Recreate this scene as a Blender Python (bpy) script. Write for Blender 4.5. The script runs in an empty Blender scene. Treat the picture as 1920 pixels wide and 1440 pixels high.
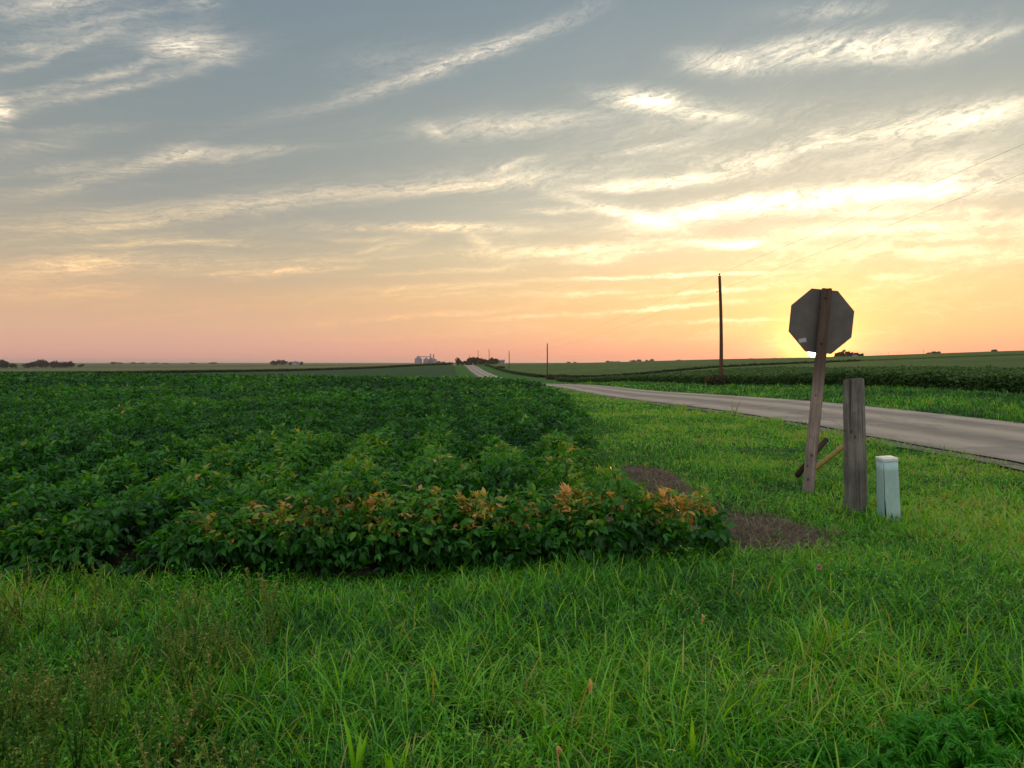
import bpy, math, random
import numpy as np
from mathutils import Vector, Matrix

SC = bpy.context.scene
COL = SC.collection
RNG = np.random.default_rng(7)
random.seed(7)
R = math.radians
PI = math.pi

# ------------------------------------------------------------------ camera
FP = 1450.0            # focal length in pixels of the 1920 px wide photograph
EYE = 1.55             # camera height, metres
cam_d = bpy.data.cameras.new('camera')
cam = bpy.data.objects.new('camera', cam_d)
COL.objects.link(cam)
cam_d.sensor_width = 36.0
cam_d.lens = 36.0 * FP / 1920.0
cam_d.clip_start = 0.05
cam_d.clip_end = 40000
cam.location = (0, 0, EYE)
cam.rotation_euler = (R(90) - math.atan(40 / FP), 0, 0)
SC.camera = cam

SC.view_settings.view_transform = 'Standard'
SC.view_settings.look = 'None'
SC.view_settings.exposure = 0.0
SC.view_settings.gamma = 1.0
SC.cycles.max_bounces = 7
SC.cycles.diffuse_bounces = 3
SC.cycles.glossy_bounces = 2
SC.cycles.transmission_bounces = 4
SC.cycles.volume_bounces = 0
SC.cycles.transparent_max_bounces = 8
SC.cycles.use_denoising = True
SC.cycles.sample_clamp_indirect = 3
SC.cycles.sample_clamp_direct = 12
SC.cycles.caustics_reflective = False
SC.cycles.caustics_refractive = False

# ------------------------------------------------------------------ sky
SUN_AZ = math.atan((1527 - 960) / FP)          # to the right of straight ahead
SUN_EL = R(0.76)
SUN_DIR = Vector((math.sin(SUN_AZ) * math.cos(SUN_EL), math.cos(SUN_AZ) * math.cos(SUN_EL), math.sin(SUN_EL)))


class NT:
    """tiny helper for node trees"""
    def __init__(s, tree):
        s.t = tree
        s.n = tree.nodes
        s.l = tree.links

    def node(s, kind, **kw):
        n = s.n.new(kind)
        for k, v in kw.items():
            setattr(n, k, v)
        return n

    def put(s, sock, v):
        if isinstance(v, bpy.types.NodeSocket):
            s.l.new(v, sock)
        elif v is not None:
            try:
                sock.default_value = v
            except Exception:
                if len(sock.default_value) == 4:
                    sock.default_value = (v[0], v[1], v[2], 1)

    def m(s, op, a, b=None, c=None, clamp=False):
        n = s.node('ShaderNodeMath', operation=op, use_clamp=clamp)
        s.put(n.inputs[0], a)
        if b is not None: s.put(n.inputs[1], b)
        if c is not None: s.put(n.inputs[2], c)
        return n.outputs[0]

    def v(s, op, a, b=None, scale=None):
        n = s.node('ShaderNodeVectorMath', operation=op)
        s.put(n.inputs[0], a)
        if b is not None: s.put(n.inputs[1], b)
        if scale is not None: s.put(n.inputs['Scale'], scale)
        return n.outputs['Value'] if op in ('LENGTH', 'DOT_PRODUCT', 'DISTANCE') else n.outputs[0]

    def rng(s, x, a, b, c, d, kind='LINEAR'):
        n = s.node('ShaderNodeMapRange', interpolation_type=kind)
        for i, q in enumerate((x, a, b, c, d)):
            s.put(n.inputs[i], q)
        return n.outputs[0]

    def ramp(s, f, stops, kind='LINEAR'):
        n = s.node('ShaderNodeValToRGB')
        n.color_ramp.interpolation = kind
        e = n.color_ramp.elements
        while len(e) < len(stops): e.new(0.5)
        for q, (p, c) in zip(e, stops):
            q.position = p
            q.color = tuple(c) + (1,) if len(c) == 3 else c
        s.put(n.inputs[0], f)
        return n.outputs[0]

    def mix(s, f, a, b, blend='MIX'):
        n = s.node('ShaderNodeMix', data_type='RGBA', blend_type=blend)
        s.put(n.inputs[0], f)
        s.put(n.inputs[6], a)
        s.put(n.inputs[7], b)
        return n.outputs[2]

    def noise(s, vec, scale, detail=3, rough=0.5, dist=0.0, dim='3D', out=0):
        n = s.node('ShaderNodeTexNoise', noise_dimensions=dim)
        s.put(n.inputs['Vector'], vec)
        n.inputs['Scale'].default_value = scale
        n.inputs['Detail'].default_value = detail
        n.inputs['Roughness'].default_value = rough
        n.inputs['Distortion'].default_value = dist
        return n.outputs[out]

    def comb(s, x, y, z=0.0):
        n = s.node('ShaderNodeCombineXYZ')
        s.put(n.inputs[0], x); s.put(n.inputs[1], y); s.put(n.inputs[2], z)
        return n.outputs[0]

    def sep(s, v):
        n = s.node('ShaderNodeSeparateXYZ')
        s.put(n.inputs[0], v)
        return n.outputs


def lin(*c):
    return tuple(((x / 255 + 0.055) / 1.055) ** 2.4 if x > 10 else x / 255 / 12.92 for x in c)


def ang(px, py):
    """direction (azimuth, elevation) of a sky feature"""
    u = (px - 960) / FP
    v = (680 - py) / FP
    az = math.atan(u)
    return az, math.atan(v * math.cos(az))


world = bpy.data.worlds.new('World')
SC.world = world
world.use_nodes = True
w = NT(world.node_tree)
w.n.clear()
geo = w.node('ShaderNodeTexCoord').outputs['Generated']
dirv = w.v('NORMALIZE', geo)
dx, dy, dz = w.sep(dirv)
az = w.m('ARCTAN2', dx, dy)
el = w.m('ARCSINE', dz)
cosd = w.v('DOT_PRODUCT', dirv, tuple(SUN_DIR))
dist = w.m('ARCCOSINE', w.m('MINIMUM', cosd, 0.9999999))         # angle to the sun
eln = w.rng(el, 0.0, R(90), 0.0, 1.0)

def E(py): return math.atan((680 - py) / FP) / R(90)
away = w.ramp(eln, [(0.0, lin(212, 156, 142)), (E(655), lin(221, 168, 150)), (E(620), lin(219, 176, 148)), (E(570), lin(214, 177, 143)),
                    (E(500), lin(184, 170, 148)), (E(400), lin(154, 155, 149)), (E(280), lin(140, 148, 148)),
                    (E(150), lin(128, 142, 148)), (E(0), lin(120, 136, 147)), (0.5, lin(134, 144, 150)), (1.0, lin(160, 170, 178))])
near = w.ramp(eln, [(0.0, lin(246, 150, 118)), (E(655), lin(250, 176, 138)), (E(620), lin(251, 196, 142)), (E(560), lin(250, 210, 150)),
                    (E(480), lin(238, 217, 174)), (E(400), lin(210, 205, 182)), (E(280), lin(180, 183, 170)),
                    (E(150), lin(150, 162, 161)), (E(0), lin(132, 149, 156)), (0.5, lin(134, 144, 150)), (1.0, lin(160, 170, 178))])
daz = w.m('ABSOLUTE', w.m('SUBTRACT', az, SUN_AZ))
faz = w.rng(daz, 0.05, 0.80, 1.0, 0.0, 'SMOOTHSTEP')
base = w.mix(faz, away, near)
# glow round the sun
gl1 = w.m('POWER', 2.71828, w.m('MULTIPLY', dist, -1 / 0.10))
gl2 = w.m('POWER', 2.71828, w.m('MULTIPLY', dist, -1 / 0.021))
disc = w.rng(dist, R(0.34), R(0.46), 1.0, 0.0, 'SMOOTHSTEP')

# clouds: long cirrus strokes laid by direction, broken up by streaky noise
wv = w.comb(w.m('MULTIPLY', az, 1.0), w.m('MULTIPLY', el, 2.6), 0.0)
warp = w.noise(wv, 5.0, 5, 0.6, 0.0, out=1)
warp = w.v('SUBTRACT', warp, (0.5, 0.5, 0.5))
warp2 = w.noise(wv, 26.0, 4, 0.65, 0.0, out=1)
warp2 = w.v('SUBTRACT', warp2, (0.5, 0.5, 0.5))
p0 = w.comb(az, el, 0.0)
p1 = w.v('ADD', p0, w.v('MULTIPLY', warp, (0.05, 0.018, 0)))
p1 = w.v('ADD', p1, w.v('MULTIPLY', warp2, (0.036, 0.009, 0)))

STROKES = [
    (640, 430, 980, 420, 6, .25), (0, 330, 250, 300, 10, .2), (320, 520, 700, 500, 7, .22), (430, 500, 900, 470, 6, .2), (1100, 300, 1340, 262, 9, .22), (1440, 395, 1900, 400, 8, .3),
    (1180, 560, 1440, 540, 4, .3), (640, 520, 960, 500, 5, .2), (-20, 300, 160, 262, 14, .18), (880, 330, 1010, 300, 8, .3), (1680, 452, 1940, 440, 6, .3), (40, 250, 300, 236, 8, .12), (480, 640, 900, 628, 5, .15),
    # x0, y0, x1, y1, half width px, strength
    (-20, 40, 300, -20, 10, .3), (100, 60, 330, 20, 8, .25), (380, 120, 470, 84, 10, .35), (90, 440, 420, 400, 8, .3), (100, 470, 400, 452, 6, .3), (380, 520, 620, 508, 6, .25), (960, 400, 1120, 392, 7, .3),
    (560, 212, 1080, 40, 15, .42), (760, 150, 1060, 45, 16, .34), (620, 130, 860, 110, 34, .10),
    (1110, 182, 1310, 204, 20, .60), (1170, 192, 1260, 192, 16, .9), (1240, 212, 1400, 222, 10, .35),
    (780, 252, 1130, 222, 22, .42), (790, 240, 850, 262, 14, .3), (1030, 300, 1400, 190, 30, .06),
    (1270, 118, 1420, 128, 20, .5), (1380, 118, 1620, 80, 26, .5), (1540, 104, 1840, 70, 26, .52), (1790, 98, 1930, 52, 8, .25),
    (1460, 36, 1660, 14, 14, .25),
    (260, 90, 460, 92, 30, .40), (290, 96, 370, 92, 16, .5), (330, 0, 410, 16, 16, .35), (370, 50, 400, 110, 30, .2),
    (-30, 150, 240, 55, 8, .3), (-30, 205, 340, 110, 9, .38), (20, 215, 400, 128, 9, .36), (-40, 20, 180, 5, 20, .22),
    (-30, 214, 30, 216, 26, .9), (-20, 96, 130, 84, 10, .32), (-20, 70, 330, 10, 50, .12),
    (40, 370, 330, 292, 13, .30), (280, 294, 400, 282, 16, .38), (300, 296, 600, 276, 12, .25),
    (240, 410, 660, 362, 20, .36), (560, 366, 1120, 322, 16, .50), (700, 350, 1010, 318, 30, .15), (-20, 430, 300, 410, 30, .2),
    (610, 424, 980, 432, 9, .5), (600, 446, 720, 450, 6, .4), (640, 478, 790, 456, 9, .3), (870, 440, 930, 470, 12, .3),
    (860, 478, 1260, 460, 12, .55), (1060, 492, 1160, 484, 8, .4),
    (1160, 424, 1440, 376, 17, .62), (1320, 392, 1600, 364, 19, .95), (1500, 372, 1900, 352, 16, .85), (1640, 330, 1960, 326, 34, .26),
    (1060, 372, 1280, 430, 12, .6), (1080, 355, 1380, 328, 12, .8), (1380, 300, 1700, 230, 20, .30), (1640, 250, 1960, 192, 24, .62),
    (1500, 300, 1960, 240, 50, .12), (1270, 300, 1500, 310, 20, .25), (1180, 250, 1700, 190, 30, .09),
    (1240, 452, 1480, 460, 8, .5), (1480, 430, 1960, 420, 14, .45), (1560, 470, 1960, 478, 14, .25), (1320, 470, 1420, 452, 6, .5),
    (-40, 524, 300, 478, 18, .45), (100, 500, 600, 486, 18, .30), (-40, 556, 300, 540, 14, .32), (240, 452, 560, 462, 8, .26),
    (620, 548, 960, 532, 7, .4), (460, 560, 1000, 556, 14, .15), (600, 606, 960, 580, 6, .32), (880, 600, 1100, 588, 5, .3),
    (1010, 524, 1460, 510, 4, .5), (1020, 552, 1200, 548, 6, .3), (1100, 592, 1420, 562, 5, .4), (1240, 606, 1460, 600, 4, .25), (1640, 520, 1700, 520, 6, .3),
]
grp = bpy.data.node_groups.new('stroke', 'ShaderNodeTree')
for nm, ty in (('P', 'NodeSocketVector'), ('Loc', 'NodeSocketVector'), ('Rot', 'NodeSocketVector'), ('Size', 'NodeSocketVector'), ('Amp', 'NodeSocketFloat'), ('Sum', 'NodeSocketFloat')):
    grp.interface.new_socket(nm, in_out='INPUT', socket_type=ty)
grp.interface.new_socket('Sum', in_out='OUTPUT', socket_type='NodeSocketFloat')
g = NT(grp)
gi = g.node('NodeGroupInput'); go = g.node('NodeGroupOutput')
mp = g.node('ShaderNodeMapping', vector_type='TEXTURE')
for a_, b_ in (('Loc', 'Location'), ('Rot', 'Rotation'), ('Size', 'Scale')):
    g.l.new(gi.outputs[a_], mp.inputs[b_])
# every stroke waits for the sum of the ones before it, which keeps the shader stack small
g.l.new(g.v('ADD', gi.outputs['P'], g.comb(g.m('MULTIPLY', gi.outputs['Sum'], 1e-9), 0.0, 0.0)), mp.inputs['Vector'])
q = g.v('LENGTH', mp.outputs[0])
q = g.m('POWER', 2.71828, g.m('MULTIPLY', g.m('MULTIPLY', q, q), -1.3))
g.l.new(g.m('ADD', gi.outputs['Sum'], g.m('MULTIPLY', q, gi.outputs['Amp'])), go.inputs[0])
acc = 0.0
for x0, y0, x1, y1, hw, am in STROKES:
    a0, e0 = ang(x0, y0); a1, e1 = ang(x1, y1)
    n = w.node('ShaderNodeGroup', node_tree=grp)
    w.put(n.inputs['P'], p1)
    n.inputs['Loc'].default_value = ((a0 + a1) / 2, (e0 + e1) / 2, 0)
    n.inputs['Rot'].default_value = (0, 0, math.atan2(e1 - e0, a1 - a0))
    n.inputs['Size'].default_value = (math.hypot(a1 - a0, e1 - e0) * 0.5, hw / FP * 0.95, 1)
    n.inputs['Amp'].default_value = am * (1.55 if y0 < 340 else 1.45)
    w.put(n.inputs['Sum'], acc)
    acc = n.outputs[0]
# streaks drawn along the wind, tilted a little
sa = w.m('SUBTRACT', el, w.m('MULTIPLY', az, w.m('MULTIPLY_ADD', el, 0.75, 0.04)))
sv = w.v('ADD', w.comb(w.m('MULTIPLY', az, 2.6), w.m('MULTIPLY', sa, 24.0), 0), w.v('SCALE', warp, scale=1.6))
st1 = w.noise(sv, 1.6, 8, 0.68)
st2 = w.noise(sv, 8.0, 8, 0.70)
mod = w.rng(w.m('MULTIPLY_ADD', st2, 0.55, w.m('MULTIPLY', st1, 0.45)), 0.40, 0.60, 0.15, 1.7)
bg = w.rng(st1, 0.42, 0.75, 0.0, 0.55, 'SMOOTHSTEP')
bgm = w.m('MULTIPLY', w.rng(el, 0.01, 0.10, 0.15, 1.0), w.rng(el, 0.15, 0.5, 1.0, 0.45))
dens = w.m('MULTIPLY_ADD', w.m('MULTIPLY', w.m('MULTIPLY', bg, bgm), mod), w.rng(el, 0.08, 0.26, 0.45, 0.07), w.m('MULTIPLY', acc, mod))
side = w.rng(w.m('ABSOLUTE', az), 0.7, 1.0, 0.0, 0.4)                # sky outside the photograph: loose cirrus
dens = w.m('ADD', dens, w.m('MULTIPLY', side, bg))
# cloud light: pale cream high up, warmer low down, blazing round the sun
ccol = w.ramp(eln, [(0.0, lin(232, 150, 120)), (E(600), lin(240, 186, 130)), (E(480), lin(238, 204, 152)), (E(330), lin(232, 212, 180)), (E(80), lin(214, 202, 184)), (1.0, lin(200, 196, 190))])
boost = w.m('ADD', w.rng(dist, 0.10, 0.60, 0.8, 0.0, 'SMOOTHSTEP'), 0.74)
hot = w.mix(w.rng(dist, 0.05, 0.5, 1.0, 0.0), ccol, lin(255, 240, 200))
cl = w.v('SCALE', w.v('MULTIPLY', hot, (1, 1, 1)), scale=w.m('MULTIPLY', dens, boost))
cover = w.m('MULTIPLY', w.m('MINIMUM', dens, 1.0), 0.55)
sky = w.v('ADD', w.v('SCALE', base, scale=w.m('SUBTRACT', 1.0, cover)), cl)
sky = w.v('ADD', sky, w.v('SCALE', w.comb(0.75, 0.45, 0.16), scale=w.m('MULTIPLY', gl1, 0.24)))
sky = w.v('ADD', sky, w.v('SCALE', w.comb(8.0, 2.2, 0.12), scale=gl2))
sky = w.v('ADD', sky, w.v('SCALE', w.comb(60.0, 44.0, 26.0), scale=disc))
# brighter upper and rear sky, which lights the fields
fill = w.m('MULTIPLY', w.rng(el, R(32), R(70), 0.0, 1.0, 'SMOOTHSTEP'), 1.0)
back = w.m('MULTIPLY', w.rng(w.m('ABSOLUTE', az), R(45), R(100), 0.0, 1.0, 'SMOOTHSTEP'), 0.75)
GAIN = w.m('ADD', 1.0, w.m('MULTIPLY', w.m('MAXIMUM', fill, back), 2.4))
sky = w.v('SCALE', sky, scale=GAIN)
below = w.rng(el, -0.03, -0.002, 0.0, 1.0)
sky = w.mix(below, lin(60, 60, 45), sky)
nish = w.node('ShaderNodeTexSky', sky_type='NISHITA')
nish.sun_disc = False
nish.sun_elevation = R(1.2)
nish.sun_rotation = SUN_AZ
nish.dust_density = 2.0
tot = w.v('ADD', w.v('SCALE', sky, scale=10.0), w.v('SCALE', nish.outputs[0], scale=0.2))
bgn = w.node('ShaderNodeBackground')
w.put(bgn.inputs[0], tot)
bgn.inputs[1].default_value = 0.1
wo = w.node('ShaderNodeOutputWorld')
w.l.new(bgn.outputs[0], wo.inputs[0])
world.cycles.sampling_method = 'MANUAL'
world.cycles.sample_map_resolution = 1024

sun_d = bpy.data.lights.new('sun', 'SUN')
sun = bpy.data.objects.new('sun', sun_d)
COL.objects.link(sun)
sun_d.energy = 1.6
sun_d.angle = R(0.6)
sun_d.color = (1.0, 0.55, 0.25)
sun.rotation_euler = (-SUN_DIR).to_track_quat('-Z', 'Y').to_euler()
sun.location = SUN_DIR * 200

# ------------------------------------------------------------------ noise and terrain height
def _hash(ix, iy, seed):
    h = (ix.astype(np.int64) * 374761393 + iy.astype(np.int64) * 668265263 + seed * 1442695041) & 0x7fffffff
    h = ((h ^ (h >> 13)) * 1274126177) & 0x7fffffff
    return ((h ^ (h >> 16)) & 0xffff) / 65535.0


def vnoise(x, y, seed=0):
    x = np.asarray(x, float); y = np.asarray(y, float)
    ix = np.floor(x); iy = np.floor(y)
    fx = x - ix; fy = y - iy
    fx = fx * fx * (3 - 2 * fx); fy = fy * fy * (3 - 2 * fy)
    a = _hash(ix, iy, seed); b = _hash(ix + 1, iy, seed); c = _hash(ix, iy + 1, seed); d = _hash(ix + 1, iy + 1, seed)
    return (a + (b - a) * fx) * (1 - fy) + (c + (d - c) * fx) * fy


def fbm(x, y, seed=0, octs=3):
    s = 0; a = 0.5; t = 0
    for k in range(octs):
        s = s + a * vnoise(x * 2 ** k, y * 2 ** k, seed + k * 17); t += a; a *= 0.55
    return s / t


HD = np.array([0, 20, 50, 70, 120, 200, 300, 430, 600, 1000, 2500, 9000, 20000], float)
HU = np.array([-1.6, -.66, -.45, -.2, -.06, 0, .1, .27, .45, .66, 1.6])
HT = np.array([
    [0, 0, 0, 0, -1, -3, -3.8, -4.2, -5, -6, -5, -2, 0],
    [0, 0, 0, 0, -1, -3, -3.6, -3.9, -5, -6.5, -5, -2, 0],
    [0, 0, 0, -.1, -1.2, -3, -3.5, -3.4, -4, -5, -4, -1, 0],
    [0, 0, 0, -.35, -1.5, -2.9, -2.9, -2.2, -2.6, -3, -3, -.5, 0],
    [0, 0, -.05, -.5, -1.6, -2.6, -1.8, 0, -.8, -2, -2, -.5, 0],
    [0, 0, -.12, -.55, -1.7, -2.5, -1.9, -.3, 0, -.6, -1, 0, 0],
    [0, 0, -.4, -.6, -1.6, -2.9, -1.2, .6, .9, .5, 0, 0, 0],
    [0, 0, -.3, -.55, -.7, -.2, 1.2, 2.7, 3.5, 3, 2, 0, 0],
    [0, 0, .05, .1, .2, 1.4, 3.2, 4.6, 5.0, 4, 2, 0, 0],
    [0, 0, .25, .4, 1.2, 3, 5.4, 7.6, 9.5, 9, 4, 0, 0],
    [0, 0, .3, .5, 1.5, 4, 7, 10, 12, 12, 6, 0, 0]], float)
HX = np.log(HD + 25)


def Z(x, y):
    x = np.atleast_1d(np.asarray(x, float)); y = np.atleast_1d(np.asarray(y, float))
    d = np.clip(np.maximum(y, np.abs(x) / 1.6), 0, 19900)
    u = np.clip(x / np.maximum(d, 1e-3), -1.599, 1.599)
    q = np.log(d + 25)
    k = np.clip(np.searchsorted(HX, q, side='right') - 1, 0, len(HX) - 2)
    h = HX[k + 1] - HX[k]; t = (q - HX[k]) / h
    M = np.gradient(HT, HX, axis=1)
    h00 = 2 * t ** 3 - 3 * t ** 2 + 1; h10 = t ** 3 - 2 * t ** 2 + t; h01 = -2 * t ** 3 + 3 * t ** 2; h11 = t ** 3 - t ** 2
    V = h00 * HT[:, k] + h10 * h * M[:, k] + h01 * HT[:, k + 1] + h11 * h * M[:, k + 1]
    i = np.clip(np.searchsorted(HU, u, side='right') - 1, 0, len(HU) - 2)
    n = np.arange(len(u))
    W = np.gradient(V, HU, axis=0)
    hh = HU[i + 1] - HU[i]; t = (u - HU[i]) / hh
    z = (2 * t ** 3 - 3 * t ** 2 + 1) * V[i, n] + (t ** 3 - 2 * t ** 2 + t) * hh * W[i, n] + (-2 * t ** 3 + 3 * t ** 2) * V[i + 1, n] + (t ** 3 - t ** 2) * hh * W[i + 1, n]
    z = z + 0.05 * (fbm(x / 3.1, y / 3.1, 3, 2) - 0.5) * np.clip(1 - np.abs(x + .082 * y - 11.5) / 4 * 0 , 0, 1) * np.clip((np.abs(x + .082 * y - 11.5) - 3) / 3, 0, 1)
    return z


def z1(x, y): return float(Z(x, y)[0])


SK = 0.082                                  # the road leans this much to the left per metre
def S(x, y): return x + SK * y
ROAD_C, ROAD_H = 11.45, 2.75


def at(px, d):                              # metres to the right at distance d
    return (px - 960) / FP * d


def zat(py, d):                             # height at distance d
    return EYE + (680 - py) / FP * d

# ------------------------------------------------------------------ building helpers
def tag(o, label=None, cat=None, group=None, kind=None):
    if label: o['label'] = label
    if cat: o['category'] = cat
    if group: o['group'] = group
    if kind: o['kind'] = kind
    return o


def link(name, me, mats, parent=None):
    o = bpy.data.objects.new(name, me)
    COL.objects.link(o)
    for m_ in (mats if isinstance(mats, (list, tuple)) else [mats]):
        me.materials.append(m_)
    if parent is not None: o.parent = parent
    return o


def empty(name, loc, label, cat, group=None, rz=0.0):
    o = bpy.data.objects.new(name, None)
    COL.objects.link(o)
    o.location = loc
    o.rotation_euler = (0, 0, rz)
    o.empty_display_size = 0.2
    return tag(o, label, cat, group)


def mesh_np(name, V, loops, starts, tots, tint=None, smooth=True, mat_idx=None):
    me = bpy.data.meshes.new(name)
    me.vertices.add(len(V)); me.vertices.foreach_set('co', np.ascontiguousarray(V, np.float32).ravel())
    me.loops.add(len(loops)); me.loops.foreach_set('vertex_index', loops.astype(np.int32))
    me.polygons.add(len(starts)); me.polygons.foreach_set('loop_start', starts.astype(np.int32))
    me.polygons.foreach_set('loop_total', tots.astype(np.int32))
    if mat_idx is not None: me.polygons.foreach_set('material_index', mat_idx.astype(np.int32))
    me.polygons.foreach_set('use_smooth', np.full(len(starts), smooth))
    if tint is not None:
        a = me.attributes.new('tint', 'FLOAT', 'POINT')
        a.data.foreach_set('value', tint.astype(np.float32))
    me.update(calc_edges=True)
    return me


class Leaves:
    """collects many copies of small polygon templates"""
    def __init__(s):
        s.V = []; s.L = []; s.St = []; s.T = []; s.C = []; s.M = []; s.nv = 0; s.nl = 0

    def add(s, V, faces, tint, mat=0):
        """V (n,k,3), faces: list of index tuples into k, tint (n,) or (n,k)"""
        n, k, _ = V.shape
        if n == 0: return
        tots = np.array([len(f) for f in faces]); fl = np.concatenate([np.array(f) for f in faces])
        st = np.concatenate([[0], np.cumsum(tots)[:-1]]); nl = len(fl)
        s.V.append(V.reshape(-1, 3))
        s.L.append((fl[None] + (np.arange(n) * k)[:, None] + s.nv).ravel())
        s.St.append((st[None] + (np.arange(n) * nl)[:, None] + s.nl).ravel())
        s.T.append(np.tile(tots, n))
        tint = np.asarray(tint, float)
        s.C.append((np.repeat(tint[:, None], k, 1) if tint.ndim == 1 else tint).ravel())
        s.M.append(np.full(n * len(faces), mat))
        s.nv += n * k; s.nl += n * nl

    def build(s, name, mats, parent=None, smooth=True):
        me = mesh_np(name, np.concatenate(s.V), np.concatenate(s.L), np.concatenate(s.St), np.concatenate(s.T), np.concatenate(s.C), smooth, np.concatenate(s.M))
        return link(name, me, mats, parent)


def unit(v): return v / np.maximum(np.linalg.norm(v, axis=-1, keepdims=True), 1e-9)


def frames(F, up=(0, 0, 1), roll=None):
    """leaf frames: F forward (n,3) -> side, normal"""
    F = unit(F)
    U = np.broadcast_to(np.asarray(up, float), F.shape)
    Sd = np.cross(F, U)
    bad = np.linalg.norm(Sd, axis=1) < 1e-3
    Sd[bad] = (1, 0, 0)
    Sd = unit(Sd)
    N = np.cross(Sd, F)
    if roll is not None:
        c, s_ = np.cos(roll)[:, None], np.sin(roll)[:, None]
        Sd, N = Sd * c + N * s_, N * c - Sd * s_
    return F, Sd, N


def place(T, O, F, Sd, N, size):
    """template T (k,3) = (forward, side, up)"""
    size = np.asarray(size)[:, None, None]
    return O[:, None] + size * (T[None, :, 0:1] * F[:, None] + T[None, :, 1:2] * Sd[:, None] + T[None, :, 2:3] * N[:, None])


# ovate leaflet with a folded midrib and a drooping tip
LEAF = np.array([(0, 0, 0), (.16, .20, .035), (.16, -.20, .035), (.20, 0, 0), (.45, .33, .03), (.45, -.33, .03), (.45, 0, -.02),
                 (.75, .20, -.05), (.75, -.20, -.05), (.75, 0, -.09), (1, 0, -.20)])
LEAF_F = [(0, 3, 1), (0, 2, 3), (1, 3, 6, 4), (3, 2, 5, 6), (4, 6, 9, 7), (6, 5, 8, 9), (7, 9, 10), (9, 8, 10)]
LEAF_N = LEAF * np.array((1.12, .72, 1.3))
LEAF_S = np.array([(0, 0, 0), (.42, .33, .04), (.42, -.33, .04), (.5, 0, -.02), (1, 0, -.16)])
LEAF_SF = [(0, 3, 1), (0, 2, 3), (1, 3, 4), (3, 2, 4)]


def trifoliate(lv, O, out, size, tint, rng, simple=False, mat=0, narrow=False):
    """three leaflets at each point O, turned to direction out (n,3)"""
    n = len(O)
    if n == 0: return
    T, Fc = (LEAF_S, LEAF_SF) if simple else (LEAF_N if narrow else LEAF, LEAF_F)
    az0 = np.arctan2(out[:, 1], out[:, 0])
    el0 = np.arcsin(np.clip(unit(out)[:, 2], -1, 1))
    for k in (-1, 0, 1):
        a = az0 + k * (1.15 + rng.normal(0, .15, n)) + rng.normal(0, .12, n)
        e = el0 + rng.normal(0, .28, n) - (0.12 if k else 0)
        Fv = np.stack([np.cos(a) * np.cos(e), np.sin(a) * np.cos(e), np.sin(e)], 1)
        F, Sd, N = frames(Fv, roll=rng.normal(0, .45, n))
        sz = size * rng.uniform(.85, 1.1, n) * (1.08 if k == 0 else .92)
        off = O + F * (sz * .10)[:, None]
        lv.add(place(T, off, F, Sd, N, sz), Fc, np.clip(tint + rng.normal(0, .05, n), 0, 1), mat)


def blades(lv, P, L, phi, lean, curl, wid, tint, seg=4, mat=0, tipw=0.0, twist=None):
    """bent grass blades: P (n,3) roots"""
    n = len(P)
    if n == 0: return
    t = np.linspace(0, 1, seg + 1)
    r = np.zeros((n, seg + 1)); z = np.zeros((n, seg + 1))
    for i in range(seg):
        a = lean + curl * ((i + .5) / seg) ** 1.25
        r[:, i + 1] = r[:, i] + np.sin(a) * L / seg
        z[:, i + 1] = z[:, i] + np.cos(a) * L / seg
    C = np.stack([P[:, None, 0] + r * np.cos(phi)[:, None], P[:, None, 1] + r * np.sin(phi)[:, None], P[:, None, 2] + z], 2)
    tw = RNG.normal(0, .7, n) if twist is None else twist
    sx = -np.sin(phi + tw); sy = np.cos(phi + tw)
    wprof = np.interp(t, [0, .25, .75, 1], [.6, 1, .8, tipw])
    off = wid[:, None] * wprof[None] * .5
    Sv = np.stack([sx, sy, np.zeros(n)], 1)
    A = C + off[:, :, None] * Sv[:, None]
    B = C - off[:, :, None] * Sv[:, None]
    V = np.empty((n, 2 * seg + 1, 3))
    V[:, 0:2 * seg:2] = A[:, :seg]; V[:, 1:2 * seg:2] = B[:, :seg]; V[:, 2 * seg] = C[:, seg]
    F = [(2 * i, 2 * i + 1, 2 * i + 3, 2 * i + 2) for i in range(seg - 1)] + [(2 * seg - 2, 2 * seg - 1, 2 * seg)]
    lv.add(V, F, tint, mat)


def tube_mesh(bm_lists, path, radii, sides=8, tint=0.5, cap=True):
    """append a tube along path to Leaves collector"""
    path = np.asarray(path, float); n = len(path)
    rad = np.broadcast_to(np.asarray(radii, float), (n,))
    T = np.gradient(path, axis=0); T = unit(T)
    ref = np.array([0, 0, 1.0]) if abs(T[0][2]) < .9 else np.array([1.0, 0, 0])
    X = unit(np.cross(T, ref)); Y = np.cross(T, X)
    a = np.linspace(0, 2 * PI, sides, endpoint=False)
    V = path[:, None] + rad[:, None, None] * (np.cos(a)[None, :, None] * X[:, None] + np.sin(a)[None, :, None] * Y[:, None])
    F = []
    for i in range(n - 1):
        for j in range(sides):
            k = (j + 1) % sides
            F.append((i * sides + j, i * sides + k, (i + 1) * sides + k, (i + 1) * sides + j))
    if cap:
        F.append(tuple(range(sides - 1, -1, -1))); F.append(tuple((n - 1) * sides + j for j in range(sides)))
    bm_lists.add(V.reshape(1, -1, 3), F, np.array([tint]))


def tube(name, path, radii, mat, parent=None, sides=10, smooth=True):
    lv = Leaves(); tube_mesh(lv, path, radii, sides)
    return lv.build(name, mat, parent, smooth)


def box_verts(lv, x0, x1, y0, y1, z0, z1_, tint=0.5, mat=0):
    V = np.array([(x, y, z) for z in (z0, z1_) for y in (y0, y1) for x in (x0, x1)], float)
    F = [(0, 2, 3, 1), (4, 5, 7, 6), (0, 1, 5, 4), (2, 6, 7, 3), (0, 4, 6, 2), (1, 3, 7, 5)]
    lv.add(V[None], F, np.array([tint]), mat)


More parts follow.
